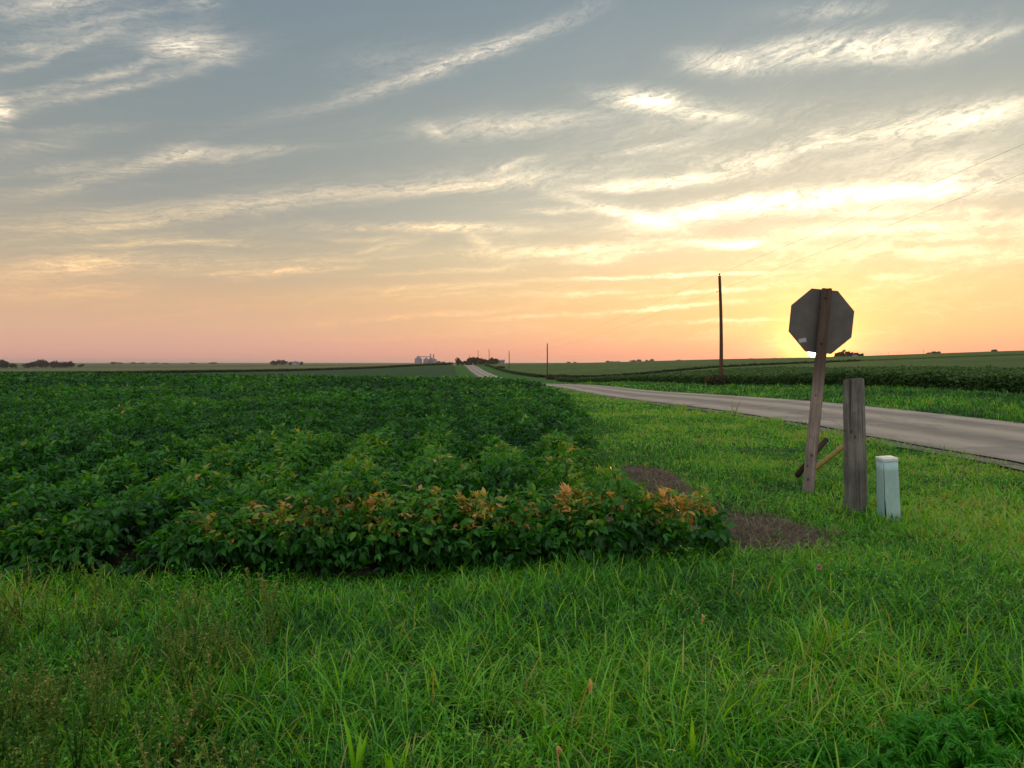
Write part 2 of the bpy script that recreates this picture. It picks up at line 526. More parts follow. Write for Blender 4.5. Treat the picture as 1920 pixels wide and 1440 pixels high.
def boxo(name, dims, mat, parent=None):
    lv = Leaves(); box_verts(lv, *dims)
    o = lv.build(name, mat, parent, False)
    b = o.modifiers.new('bevel', 'BEVEL'); b.width = min(0.01, 0.12 * min(dims[1] - dims[0], dims[3] - dims[2], dims[5] - dims[4])); b.segments = 2
    return o

# ------------------------------------------------------------------ materials
def mat(name):
    m_ = bpy.data.materials.new(name); m_.use_nodes = True
    t = NT(m_.node_tree); t.n.clear()
    out = t.node('ShaderNodeOutputMaterial')
    return m_, t, out


def pbsdf(t, color, rough=.8, spec=.3, bump=None, metal=0.0):
    b = t.node('ShaderNodeBsdfPrincipled')
    t.put(b.inputs['Base Color'], color)
    t.put(b.inputs['Roughness'], rough)
    b.inputs['Specular IOR Level'].default_value = spec
    b.inputs['Metallic'].default_value = metal
    if bump is not None: t.l.new(bump, b.inputs['Normal'])
    return b.outputs[0]


def bump(t, h, strength=.5, dist=.02):
    n = t.node('ShaderNodeBump'); n.inputs['Strength'].default_value = strength; n.inputs['Distance'].default_value = dist
    t.put(n.inputs['Height'], h)
    return n.outputs[0]


def leaf_mat(name, stops, rough=.45, spec=.35, trans=.45, tcol=(1.5, 1.35, .45), patch=None, gain=1.0):
    m_, t, out = mat(name)
    at_ = t.node('ShaderNodeAttribute', attribute_name='tint').outputs['Fac']
    pos = t.node('ShaderNodeNewGeometry').outputs['Position']
    f = at_
    if patch:
        f = t.m('ADD', f, t.m('MULTIPLY', t.m('SUBTRACT', t.noise(pos, patch[0], 3), .5), patch[1]), clamp=True)
    c = t.ramp(f, stops)
    if gain != 1.0: c = t.v('SCALE', c, scale=gain)
    p = pbsdf(t, c, rough, spec)
    tr = t.node('ShaderNodeBsdfTranslucent')
    t.put(tr.inputs[0], t.v('MULTIPLY', c, tcol))
    mx = t.node('ShaderNodeMixShader'); mx.inputs[0].default_value = trans
    t.l.new(p, mx.inputs[1]); t.l.new(tr.outputs[0], mx.inputs[2])
    t.l.new(mx.outputs[0], out.inputs[0])
    return m_


GR = [(0, (.008, .05, .003)), (.25, (.024, .14, .004)), (.5, (.085, .31, .006)), (.72, (.20, .48, .010)), (.88, (.32, .42, .03)), (1, (.38, .26, .11))]
M_grass = leaf_mat('grass_blades', GR, .42, .42, .40, (1.5, 1.3, .22), patch=(.9, .3))
M_weed = leaf_mat('weed_leaves', [(0, (.02, .07, .01)), (.3, (.10, .23, .025)), (.55, (.20, .25, .04)), (.8, (.36, .29, .08)), (1, (.55, .38, .15))], .6, .2, .45)
M_feather = leaf_mat('feathery_leaves', [(0, (.02, .12, .008)), (.5, (.06, .29, .012)), (1, (.13, .42, .025))], .5, .3, .45)
M_soy = leaf_mat('soybean_leaves', [(0, (.007, .035, .006)), (.3, (.016, .085, .008)), (.55, (.045, .19, .012)), (.74, (.12, .25, .02)), (.86, (.28, .27, .04)), (.94, (.46, .30, .06)), (1, (.55, .27, .09))], .45, .28, .42, (1.35, 1.35, .35))
M_soyfar = leaf_mat('soybean_leaves_far', [(0, (.010, .035, .009)), (.5, (.03, .085, .012)), (1, (.09, .15, .02))], .5, .25, .35, (1.2, 1.2, .5))
M_corn = leaf_mat('corn_leaves_shaded', [(0, (.008, .022, .006)), (.5, (.016, .04, .008)), (1, (.04, .07, .012))], .6, .2, .3)  # green darkened to stand in for the self-shadow of the corn face
M_tree = leaf_mat('tree_leaves', [(0, (.008, .016, .01)), (.5, (.018, .032, .014)), (1, (.04, .055, .02))], .7, .1, .15)
M_straw = leaf_mat('straw', [(0, (.05, .032, .02)), (.6, (.15, .10, .065)), (1, (.40, .29, .2))], .7, .2, .2)

m_, t, out = mat('ground_turf')
pos = t.node('ShaderNodeNewGeometry').outputs['Position']
n1 = t.noise(pos, .05, 4); n2 = t.noise(pos, 3.0, 6, .7); n3 = t.noise(pos, .4, 3)
c = t.ramp(t.m('MULTIPLY_ADD', n2, .6, t.m('MULTIPLY', n3, .4)), [(.3, (.02, .05, .008)), (.5, (.035, .10, .014)), (.7, (.06, .14, .02))])
dd = t.m('SQRT', t.m('ADD', t.m('POWER', t.sep(pos)[0], 2.0), t.m('POWER', t.sep(pos)[1], 2.0)))
fields = t.ramp(t.noise(t.v('MULTIPLY', pos, (.0012, .004, 0)), 1.0, 2, .4), [(.35, (.05, .07, .02)), (.5, (.10, .10, .035)), (.62, (.045, .07, .02)), (.7, (.13, .11, .05))], 'CONSTANT')
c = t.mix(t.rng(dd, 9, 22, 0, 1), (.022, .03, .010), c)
c = t.mix(t.rng(dd, 500, 620, 0, 1), c, fields)
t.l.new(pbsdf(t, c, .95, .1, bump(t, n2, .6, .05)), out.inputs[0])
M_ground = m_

m_, t, out = mat('bare_soil')
pos = t.node('ShaderNodeNewGeometry').outputs['Position']
n1 = t.noise(pos, 5, 8, .7); n2 = t.noise(pos, 40, 4, .7)
c = t.ramp(t.m('MULTIPLY_ADD', n2, .4, t.m('MULTIPLY', n1, .6)), [(.3, (.03, .02, .014)), (.5, (.08, .058, .042)), (.7, (.19, .145, .11))])
t.l.new(pbsdf(t, c, .95, .1, bump(t, n1, .9, .04)), out.inputs[0])
M_soil = m_

m_, t, out = mat('dark_field_soil')
pos = t.node('ShaderNodeNewGeometry').outputs['Position']
n1 = t.noise(pos, 8, 6, .7)
c = t.ramp(n1, [(.3, (.018, .012, .008)), (.7, (.06, .042, .028))])
t.l.new(pbsdf(t, c, .95, .1, bump(t, n1, .9, .04)), out.inputs[0])
M_dsoil = m_

m_, t, out = mat('asphalt_road')
pos = t.node('ShaderNodeNewGeometry').outputs['Position']
X, Y, _z = t.sep(pos)
ac = t.m('SUBTRACT', t.m('MULTIPLY_ADD', Y, SK, X), ROAD_C)   # metres from the middle
lv_ = t.comb(t.m('MULTIPLY', ac, 1.3), t.m('MULTIPLY', Y, .06), 0)
long_ = t.noise(lv_, 1.0, 4, .6)
fine = t.noise(pos, 60, 4, .7); med = t.noise(pos, 1.3, 5, .6)
acw = t.m('ADD', ac, t.m('MULTIPLY', t.m('SUBTRACT', long_, .5), .5))
track = None
stripes = t.ramp(t.rng(acw, -2.75, 2.75, 0, 1), [(0, (.18, .14, .12)), (.06, (.32, .25, .20)), (.15, (.38, .29, .225)), (.25, (.21, .165, .13)), (.36, (.18, .14, .115)),
                 (.46, (.33, .26, .20)), (.55, (.40, .31, .24)), (.66, (.21, .165, .13)), (.76, (.19, .15, .12)), (.86, (.37, .29, .225)), (.95, (.38, .30, .235)), (1, (.22, .17, .14))])
c = t.v('MULTIPLY', t.mix(t.rng(fine, .3, .7, 0, .3), stripes, (.11, .09, .08)), (1.05, 1.0, .93))
c = t.mix(t.rng(med, .42, .7, 0, .35), c, (.42, .34, .28))
vo = t.node('ShaderNodeTexVoronoi', feature='DISTANCE_TO_EDGE'); t.put(vo.inputs['Vector'], t.v('ADD', t.v('MULTIPLY', pos, (1, .45, 0)), t.v('SCALE', t.noise(pos, 2.5, 4, .6, out=1), scale=.9))); vo.inputs['Scale'].default_value = .8
crk = t.m('MULTIPLY', t.rng(vo.outputs[0], .004, .014, 1, 0), t.rng(t.noise(pos, .25, 2), .45, .55, 0, 1))
c = t.mix(t.m('MULTIPLY', crk, .75), c, (.035, .03, .027))
c = t.mix(t.m('MULTIPLY', t.rng(t.noise(pos, .35, 3), .58, .60, 0, .45), t.rng(t.m('ABSOLUTE', ac), 1.4, 1.5, 0, 1)), c, (.12, .10, .085))
t.l.new(pbsdf(t, c, t.rng(med, .3, .7, .7, .85), .2, bump(t, fine, .5, .006)), out.inputs[0])
M_road = m_

m_, t, out = mat('gravel_shoulder')
pos = t.node('ShaderNodeNewGeometry').outputs['Position']
vo = t.node('ShaderNodeTexVoronoi'); t.put(vo.inputs['Vector'], pos); vo.inputs['Scale'].default_value = 45
c = t.ramp(t.m('MULTIPLY', vo.outputs['Color'], 1.0), [(.1, (.09, .07, .055)), (.6, (.24, .19, .15)), (1, (.40, .33, .27))])
c = t.mix(t.rng(t.noise(pos, 2.2, 4), .45, .6, 0, .7), c, (.04, .08, .015))
t.l.new(pbsdf(t, c, .95, .1, bump(t, vo.outputs['Distance'], .8, .02)), out.inputs[0])
M_gravel = m_


def wood(name, stops, scale=1.0, crack=.5, stain=None, rough=.85):
    m_, t, out = mat(name)
    oc = t.node('ShaderNodeTexCoord').outputs['Object']
    v = t.v('MULTIPLY', oc, (28 * scale, 28 * scale, 1.1 * scale))
    n = t.noise(v, 1.0, 7, .65, .6)
    big = t.noise(oc, 3.0, 4, .6)
    c = t.ramp(t.m('MULTIPLY_ADD', big, .45, t.m('MULTIPLY', n, .6)), stops)
    cr = t.rng(t.noise(t.v('MULTIPLY', oc, (16 * scale, 16 * scale, .5 * scale)), 1.0, 3, .5, .3), .62, .70, 0, crack)
    c = t.mix(cr, c, (.02, .016, .012))
    vo = t.node('ShaderNodeTexVoronoi'); t.put(vo.inputs['Vector'], t.v('MULTIPLY', oc, (9, 9, 6))); vo.inputs['Scale'].default_value = 1.2
    knots = t.rng(vo.outputs['Distance'], .08, .2, .75, 0, 'SMOOTHSTEP')
    c = t.mix(knots, c, (.025, .018, .013))
    if stain:
        for (z0, z1_, col, amt) in stain:
            zz = t.sep(oc)[2]
            c = t.mix(t.rng(t.m('ADD', zz, t.m('MULTIPLY', big, .35)), z0, z1_, 0, amt, 'SMOOTHSTEP'), c, col)
    t.l.new(pbsdf(t, c, rough, .2, bump(t, t.m('SUBTRACT', n, cr), .9, .012)), out.inputs[0])
    return m_


M_post = wood('weathered_grey_wood', [(.3, (.045, .04, .034)), (.5, (.125, .115, .10)), (.68, (.25, .235, .21))], 1.3, .8)
M_signpost = wood('sign_post_wood', [(.3, (.10, .07, .055)), (.5, (.22, .165, .14)), (.7, (.40, .33, .29))], 1.6, .6, stain=[(1.3, 1.85, (.055, .03, .02), .8)])
M_pole = wood('utility_pole_wood', [(.3, (.045, .022, .014)), (.6, (.10, .048, .028)), (.8, (.15, .075, .045))], .5)
M_stub = wood('dark_stake_wood', [(.3, (.018, .01, .008)), (.6, (.05, .025, .018)), (.8, (.11, .06, .04))], 1.5)


def plain(name, col, rough=.5, spec=.4, metal=0., nz=.15, ns=20, bstr=.15):
    m_, t, out = mat(name)
    oc = t.node('ShaderNodeTexCoord').outputs['Object']
    n = t.noise(oc, ns, 5, .65)
    c = t.mix(t.rng(n, .35, .65, 0, nz), col, tuple(x * .35 for x in col))
    t.l.new(pbsdf(t, c, t.rng(n, .3, .7, max(.05, rough - .08), min(1, rough + .12)), spec, bump(t, n, bstr, .003), metal), out.inputs[0])
    return m_


M_alu = plain('sign_back_aluminium', (.11, .10, .098), .55, .4, .35, .25, 6)
M_red = plain('red_sign_face', (.45, .02, .02), .4)
M_white = plain('white_paint', (.75, .75, .73), .5)
M_sticker = plain('pale_sticker', (.46, .42, .44), .5, .3, 0, .3, 60)
M_bolt = plain('dark_bolt', (.05, .045, .04), .5, .5, .8)
M_yel = plain('yellow_plastic', (.27, .17, .02), .4, .5, 0, .45, 12)
M_glaze = plain('brown_glazed_insulator', (.06, .03, .02), .3, .5)
M_wire = plain('wire_metal', (.06, .055, .05), .6, .3, .5)
M_galv = plain('galvanised_steel', (.30, .31, .33), .5, .4, .6, .3, 2)
M_bin = plain('grain_bin_steel', (.24, .25, .30), .6, .3, .2, .3, .6)
M_roof = plain('grain_bin_roof', (.15, .16, .20), .6, .3, .2, .3, .6)
M_barn = plain('barn_siding', (.26, .24, .26), .7, .2, 0, .3, .6)
M_glass = plain('dark_window_glass', (.02, .022, .025), .15, .5)
M_tyre = plain('tyre_rubber', (.02, .02, .02), .8)
M_bark = plain('tree_bark', (.05, .04, .035), .9, .1)
M_black = plain('dark_print', (.05, .09, .09), .6)

m_, t, out = mat('pedestal_plastic')
oc = t.node('ShaderNodeTexCoord').outputs['Object']
n1 = t.noise(t.v('MULTIPLY', oc, (6, 6, 2.5)), 1.0, 6, .7); n2 = t.noise(oc, 70, 3, .6)
c = t.ramp(n1, [(.3, (.27, .40, .39)), (.55, (.35, .49, .48)), (.75, (.42, .56, .55))])
c = t.mix(t.rng(n2, .6, .75, 0, .5), c, (.10, .13, .11))
zz = t.sep(oc)[2]
c = t.mix(t.rng(t.m('ADD', zz, t.m('MULTIPLY', n1, .2)), .22, .05, 0, .45, 'SMOOTHSTEP'), c, (.12, .12, .08))
t.l.new(pbsdf(t, c, .34, .6, bump(t, n1, .1, .004)), out.inputs[0])
M_ped = m_

# ------------------------------------------------------------------ ground
def grid_mesh(name, XX, YY, ZZ, mats, closed=False):
    nr, nc = XX.shape
    V = np.stack([XX, YY, ZZ], 2).reshape(-1, 3)
    i, j = np.meshgrid(np.arange(nr - 1), np.arange(nc if closed else nc - 1), indexing='ij')
    j2 = (j + 1) % nc
    q = np.stack([i * nc + j, i * nc + j2, (i + 1) * nc + j2, (i + 1) * nc + j], 2).reshape(-1, 4)
    me = mesh_np(name, V, q.ravel(), np.arange(len(q)) * 4, np.full(len(q), 4))
    return link(name, me, mats)


def zgrid(XX, YY): return Z(XX.ravel(), YY.ravel()).reshape(XX.shape)


rr = np.concatenate([[0.0], np.geomspace(.5, 15000, 330)])
th = np.concatenate([np.linspace(-.95, .95, 320), np.linspace(.95, 2 * PI - .95, 90)[1:-1]])   # from straight ahead, clockwise
XX = rr[:, None] * np.sin(th)[None]; YY = rr[:, None] * np.cos(th)[None]
o = grid_mesh('ground', XX[:, ::-1], YY[:, ::-1], zgrid(XX, YY)[:, ::-1], M_ground, True)
tag(o, kind='structure')

# road: crowned asphalt, gravel shoulders
ty = np.concatenate([np.arange(-60, 60, 1.0), np.geomspace(60, 700, 160)])
def strip(name, s0, s1, n, lift, mats, edge=None, rough=0):
    ss = np.linspace(s0, s1, n)
    YY = np.repeat(ty[:, None], n, 1)
    SS = np.repeat(ss[None], len(ty), 0).copy()
    if rough:
        SS[:, 0] += rough * (fbm(ty * .8, ty * 0 + 3, 5, 3) - .5); SS[:, -1] += rough * (fbm(ty * .8, ty * 0 + 9, 8, 3) - .5)
    XX = SS - SK * YY
    ZZ = zgrid(XX, YY) + lift(SS)
    o = grid_mesh(name, XX, YY, ZZ, mats)
    return tag(o, kind='structure')
strip('gravel_shoulder', ROAD_C - ROAD_H - .45, ROAD_C + ROAD_H + .45, 9, lambda s: .035 + 0 * s, M_gravel, rough=.5)
strip('road', ROAD_C - ROAD_H, ROAD_C + ROAD_H, 15, lambda s: .06 + .04 * (1 - ((s - ROAD_C) / ROAD_H) ** 2), M_road, rough=.4)

# ------------------------------------------------------------------ zones of the near field
def edge_s(y):                      # right edge of the near soybeans, in road coordinates
    return np.interp(y, [5, 6.4, 7, 8, 9.5, 12.7, 18, 30, 45, 70, 200, 430], [1.95, 1.80, 1.25, 1.35, 1.75, 2.42, 3.25, 4.6, 5.3, 4.9, 2.4, 2.4])


def front_y(x):                     # front edge of the near soybeans
    return 5.65 + .13 * x + .05 * np.where(x < -2.7, 1.2, 0)


def in_field(x, y, m=0.0):
    s = S(x, y)
    return (s < edge_s(y) - m) & (y > front_y(x) + m)


SOILS = [((2.22, 6.95), .60, .85, 0.0), ((1.80, 9.4), .38, 1.9, .03), ((1.30, 7.6), .55, .8, 0)]
def in_soil(x, y, g=1.0):
    r = np.zeros(np.shape(x), bool)
    w_ = 1 + 1.9 * (fbm(x * 3.2, y * 3.2, 40, 3) - .52)
    for (cx, cy), rx, ry, k in SOILS:
        r |= (((x - cx - k * (y - cy)) / (rx * g)) ** 2 + ((y - cy) / (ry * g)) ** 2) < w_
    return r


def soil_sheet(name, cx, cy, rx, ry, k, matl, lift=.02, n=60):
    lr = np.linspace(0, 1, 14); aa = np.linspace(0, 2 * PI, n, endpoint=False)
    wob = 1.12 + .45 * (fbm(np.cos(aa) * 2 + cx, np.sin(aa) * 2 + cy, 31, 3) - .5)
    YY = cy + ry * lr[:, None] * (np.sin(aa) * wob)[None]
    XX = cx + k * (YY - cy) + rx * lr[:, None] * (np.cos(aa) * wob)[None]
    ZZ = zgrid(XX, YY) + lift * (1 - lr[:, None] ** 4) + .09 * (fbm(XX * 7, YY * 7, 12, 3) - .5) * (1 - lr[:, None] ** 3)
    o = grid_mesh(name, XX, YY, ZZ, matl, True)
    return tag(o, kind='structure')
for (c_, rx, ry, k) in SOILS:
    soil_sheet('bare_soil', c_[0], c_[1], rx, ry, k, M_soil, .02 + .004 * rx)

# dark earth under the crop
yy = np.concatenate([np.linspace(0, 20, 60), np.geomspace(20.5, 75, 50)])
ss = np.linspace(0, 1, 70)
s_hi = edge_s(yy + 5) + .1
XX = np.empty((len(yy), len(ss))); YY = np.empty_like(XX)
for i_, y_ in enumerate(yy):
    xr = s_hi[i_] - SK * (y_ + 5.6)
    xl = -.95 * (y_ + 6) - 3
    XX[i_] = xl + (xr - xl) * ss
    YY[i_] = np.maximum(y_ + front_y(XX[i_]) + .08, 0) if y_ < 1 else y_ + 5.6
YY = np.maximum(YY, front_y(XX) + .10)
o = grid_mesh('field_soil', XX, YY, zgrid(XX, YY) + .012, M_dsoil)
tag(o, kind='structure')

# ------------------------------------------------------------------ things beside the road
def local_mesh(lv_or_none): pass


def tilt(o, lean_x=0.0, lean_y=0.0):
    o.rotation_euler = (lean_y, lean_x, o.rotation_euler[2])


def post_mesh(h, prof, sides=40, seg=26, rough=.004, topcut=.0, seed=0, facet=0, groove=None):
    """upright post with slightly uneven surface. prof: list of (z fraction, radius x, radius y)"""
    zz = np.linspace(0, 1, seg); aa = np.linspace(0, 2 * PI, sides, endpoint=False)
    pz = [p[0] for p in prof]
    rx = np.interp(zz, pz, [p[1] for p in prof]); ry = np.interp(zz, pz, [p[2] for p in prof])
    if facet:
        k = 1 / np.maximum(np.abs(np.cos(aa)) ** facet + np.abs(np.sin(aa)) ** facet, 1e-6) ** (1 / facet)
    else:
        k = np.ones(sides)
    A, Zg = np.meshgrid(aa, zz)
    n_ = (vnoise(A * 5, Zg * 5 + seed, seed) - .5) * 2 * rough + (vnoise(A * 11, Zg * 2, seed + 4) - .5) * 2 * rough
    if groove:
        for ga, gw, gd, g0, g1 in groove:
            wav = ga + .06 * (vnoise(Zg * 6, Zg * 0, seed + 9) - .5)
            n_ -= gd * np.exp(-((A - wav) / gw) ** 2) * ((Zg > g0) & (Zg < g1))
    Xg = (rx[:, None] * k + n_) * np.cos(A); Yg = (ry[:, None] * k + n_) * np.sin(A)
    Zh = Zg * h
    Zh[-1] += topcut * (vnoise(aa * 2.2, aa * 0, seed + 2) - .5) * 2
    V = np.stack([Xg, Yg, Zh], 2).reshape(-1, 3)
    V = np.vstack([V, V[-sides:], [(0, 0, h - topcut * .3)]])
    F = []
    for i in range(seg - 1):
        for j in range(sides):
            q_ = (j + 1) % sides
            F.append((i * sides + j, i * sides + q_, (i + 1) * sides + q_, (i + 1) * sides + j))
    c = (seg + 1) * sides
    for j in range(sides): F.append((seg * sides + j, seg * sides + (j + 1) % sides, c))
    lv = Leaves(); lv.add(V[None], F, np.array([.5]))
    return lv


# stop sign seen from behind on its leaning round post
D1 = 9.2
bx, bz = at(1516, D1), z1(at(1516, D1), D1)
root = empty('stop_sign', (bx, D1, bz - .05), 'octagonal sign seen from its grey back on a leaning round wooden post', 'road sign')
H1 = zat(540, D1) - bz + .05
pm = post_mesh(H1, [(0, .061, .060), (.3, .061, .060), (.62, .059, .058), (1, .052, .052)], rough=.003, seed=3, facet=3.2, topcut=.006,
               groove=[(4.45, .05, .008, .05, .96), (5.2, .035, .007, .3, .8), (4.0, .03, .006, .0, .5)])
po = pm.build('post', M_signpost, root)
lean = math.atan((at(1549, D1) - bx) / H1)
root.rotation_euler = (0, lean, 0)
cx = (1541 - 1549) / FP * D1 + .01; cz = zat(601, D1) - bz + .05
RO = .385 / math.cos(PI / 8) * .985
def octa(name, r, y0, y1, m__, parent, rot=R(-.7)):
    lv = Leaves()
    a = np.arange(8) * PI / 4 + PI / 8 + rot
    V = np.array([(r * math.cos(q), y, r * math.sin(q)) for y in (y0, y1) for q in a])
    F = [tuple(range(8)), tuple(range(15, 7, -1))] + [(i, 8 + i, 8 + (i + 1) % 8, (i + 1) % 8) for i in range(8)]
    lv.add(V[None], F, np.array([.5]))
    o = lv.build(name, m__, parent, False)
    return o
plate = octa('sign_plate', RO, 0, .004, M_alu, root); plate.location = (cx + .036, .062, cz)
face = octa('sign_face', RO * .992, .0045, .0055, M_red, plate)
st_ = boxo('sticker', (-.045, .045, -.0015, -.0004, -.024, .024), M_sticker, plate); st_.location = (-.205, 0, -.245); st_.rotation_euler = (0, R(-14), 0)
for k, (bz_) in enumerate((.27, -.27)):
    b = tube('bolt', [(cx + .012 - (.0 if k else 0), -.058 - .008, cz + bz_), (cx + .012, -.05, cz + bz_)], .012, M_bolt, root, 8)

# big weathered post
D2 = 7.9
bx = at(1608, D2); bz = z1(bx, D2)
H2 = zat(711, D2) - bz + .05
pm = post_mesh(H2, [(0, .112, .11), (.5, .107, .106), (1, .098, .10)], rough=.005, seed=11, topcut=.022, sides=64, seg=50,
               groove=[(4.72, .045, .022, 0, .93), (4.1, .05, .012, .2, 1), (5.35, .04, .012, .4, 1), (4.4, .03, .008, .5, 1), (5.05, .03, .007, 0, .6)])
o = pm.build('wooden_post', M_post)
o.location = (bx, D2, bz - .05)
o.rotation_euler = (0, math.atan((1601 - 1608) / FP * D2 / H2), 0)
tag(o, 'thick weathered grey wooden post with long cracks and a flat broken top', 'post')

# leaning telephone pedestal
D3 = 7.6
bx = at(1671, D3); bz = z1(bx, D3)
H3 = zat(856, D3) - bz + .04
root = empty('utility_pedestal', (bx, D3, bz - .04), 'pale green plastic utility pedestal with a split front, leaning beside the thick post', 'utility box')
root.rotation_euler = (R(2), math.atan((1666 - 1671 - 0) / FP * D3 / H3) - R(1.5), R(0))
def slab(name, z0, z1_, hx0, hx1, hy0, hy1, m__, parent, facet=7, seg=8, dome=0.0, sides=48):
    lv = Leaves()
    aa = np.linspace(0, 2 * PI, sides, endpoint=False)
    k = 1 / (np.abs(np.cos(aa)) ** facet + np.abs(np.sin(aa)) ** facet) ** (1 / facet)
    rings = []
    for i in range(seg):
        f = i / (seg - 1)
        rings.append(np.stack([(hx0 + (hx1 - hx0) * f) * k * np.cos(aa), (hy0 + (hy1 - hy0) * f) * k * np.sin(aa), np.full(sides, z0 + (z1_ - z0) * f)], 1))
    for f, dz_ in ((.93, .5), (.8, .8), (.5, 1.0)):
        rings.append(np.stack([hx1 * f * k * np.cos(aa), hy1 * f * k * np.sin(aa), np.full(sides, z1_ + dome * dz_)], 1))
    V = np.concatenate(rings); n = len(rings)
    F = [(i * sides + j, i * sides + (j + 1) % sides, (i + 1) * sides + (j + 1) % sides, (i + 1) * sides + j) for i in range(n - 1) for j in range(sides)]
    F.append(tuple((n - 1) * sides + j for j in range(sides))); F.append(tuple(range(sides - 1, -1, -1)))
    lv.add(V[None], F, np.array([.5]))
    return lv.build(name, m__, parent, True)
body = slab('housing', 0, H3 - .035, .083, .076, .085, .078, M_ped, root, facet=14)
cap = slab('cap', H3 - .036, H3 - .008, .0795, .079, .081, .081, M_ped, root, facet=14, dome=.010)
cap.data.materials[0] = plain('pedestal_cap_lit_plastic', (.62, .64, .62), .18, .8, 0, .25, 20, .05)  # paler than the housing, light on the top put into the cap colour
# the cover is split open along its front left corner
lv = Leaves()
lv.add(np.array([[(-.082, -.080, .0), (-.058, -.089, .0), (-.068, -.083, .27), (-.076, -.079, .27)]]), [(0, 1, 2, 3)], np.array([.5]))
lv.add(np.array([[(-.076, -.079, .27), (-.071, -.082, .27), (-.068, -.078, H3 - .05), (-.071, -.0765, H3 - .05)]]), [(0, 1, 2, 3)], np.array([.5]))
sp = lv.build('split', M_bolt, root, False)
sol = sp.modifiers.new('thick', 'SOLIDIFY'); sol.thickness = .004
# small printed mark
lv = Leaves()
for (x_, z_) in ((.022, .055), (.034, .06), (.046, .065)):
    box_verts(lv, x_, x_ + .006, -.0862, -.0835, z_ + .03, z_ + .055)
lv.build('printed_mark', M_black, root, False)

# dark stake and yellow guard leaning out of the grass behind the sign post
def rod(name, p0, p1, r0, r1, m__, label, cat, sides=14, hollow=False):
    p0 = np.array(p0); p1 = np.array(p1)
    o = tube(name, [np.array((0, 0, 0)), (p1 - p0) * .5, p1 - p0], [r0, (r0 + r1) / 2, r1], m__, None, sides)
    o.location = p0
    tag(o, label, cat)
    return o
Da = 9.75
rod('wooden_stake', (at(1496, Da), Da, zat(893, Da)), (at(1560, Da), Da + .15, zat(826, Da)), .036, .033, M_stub, 'short dark brown round stake slanting out of the grass behind the sign post', 'stake')
Dy = 9.6
p0 = np.array((at(1512, Dy), Dy, zat(893, Dy))); p1 = np.array((at(1597, Dy), Dy, zat(826, Dy)))
# half-round guard: an open channel
ax = unit((p1 - p0)[None])[0]
sd = np.array((0, 1.0, 0)); up_ = np.cross(ax, sd) * -1
if up_[2] < 0: up_ = -up_
lv = Leaves(); aa = np.linspace(-1.9, 1.9, 11); nseg = 9
Vv = []
for rad in (.034, .029):
    for i in range(nseg):
        f = i / (nseg - 1)
        for a in aa:
            Vv.append((p1 - p0) * f + sd * (-math.cos(a)) * rad + up_ * math.sin(a) * rad)
Vv = np.array(Vv); n = len(aa); F = []
for i in range(nseg - 1):
    for j in range(n - 1):
        a = i * n + j
        F.append((a, a + 1, a + n + 1, a + n)); b = a + nseg * n; F.append((b, b + n, b + n + 1, b + 1))
for i in range(nseg - 1):
    for j, k in ((0, 0), (n - 1, n - 1)):
        a = i * n + j; F.append((a, a + n, a + n + nseg * n, a + nseg * n))
lv.add(Vv[None], F, np.array([.5]))
o = lv.build('guy_guard', M_yel, None); o.location = p0
tag(o, 'dull yellow plastic channel slanting up between the sign post and the thick post', 'cable guard')

# ------------------------------------------------------------------ utility poles and lines
PS = 25.4
def pole_x(y): return PS - SK * y
tops = []
PO = [(72, 513, 1352, 'tall brown utility pole nearest the camera, at the edge of the right field'), (199, 644, 1026, 'second utility pole, standing where the hedge-like crop row begins'),
      (326, 657, 954.5, 'third utility pole, alone left of the near poles on the skyline'), (455, 653, 917, 'tallest of the three far poles beside the farm trees'),
      (545, 656, 896.5, 'far utility pole in front of the dark farm trees'), (700, 664, 880.5, 'farthest utility pole, thin over the farm trees')]
for i, (d, ytop, px, lab) in enumerate(PO):
    x = at(px, d); zg = z1(x, d); zt = zat(ytop + 5, d) if i == 0 else zat(ytop + 1, d)
    root = empty('utility_pole', (x, d, zg - .2), lab, 'utility pole', 'utility poles along the road')
    h = zt - zg + .2
    zs = np.linspace(0, h, 14)
    bend = .12 * np.sin(zs / h * 2.6) * (1 if i == 0 else .3)
    lean_ = -.27 * zs / h if i == 0 else 0 * zs
    tube('pole', np.stack([bend + lean_, 0 * zs, zs], 1), np.interp(zs, [0, h], [.185, .125]), M_pole, root, 14)
    tx = bend[-1] + lean_[-1]
    ins = Leaves()
    for k, (r0, r1, z0, z1_) in enumerate(((.03, .03, 0, .10), (.05, .10, .10, .16), (.10, .07, .16, .20), (.07, .04, .20, .25))):
        tube_mesh(ins, [(tx, 0, h + z0), (tx, 0, h + z1_)], [r0, r1], 12)
    ins.build('insulator', M_glaze, root)
    hb = h - (1.45 if i == 0 else 1.4)
    br = Leaves(); tube_mesh(br, [(tx + .02, 0, hb), (tx - .16, -.02, hb + .02), (tx - .26, -.03, hb - .03)], [.02, .018, .018], 8)
    tube_mesh(br, [(tx - .26, -.03, hb - .09), (tx - .26, -.03, hb + .02)], [.035, .045], 10)
    br.build('bracket', M_bolt, root)
    tops.append((np.array((x + tx, d, zg - .2 + h + .22)), np.array((x + tx - .26, d - .03, zg - .2 + hb + .04))))
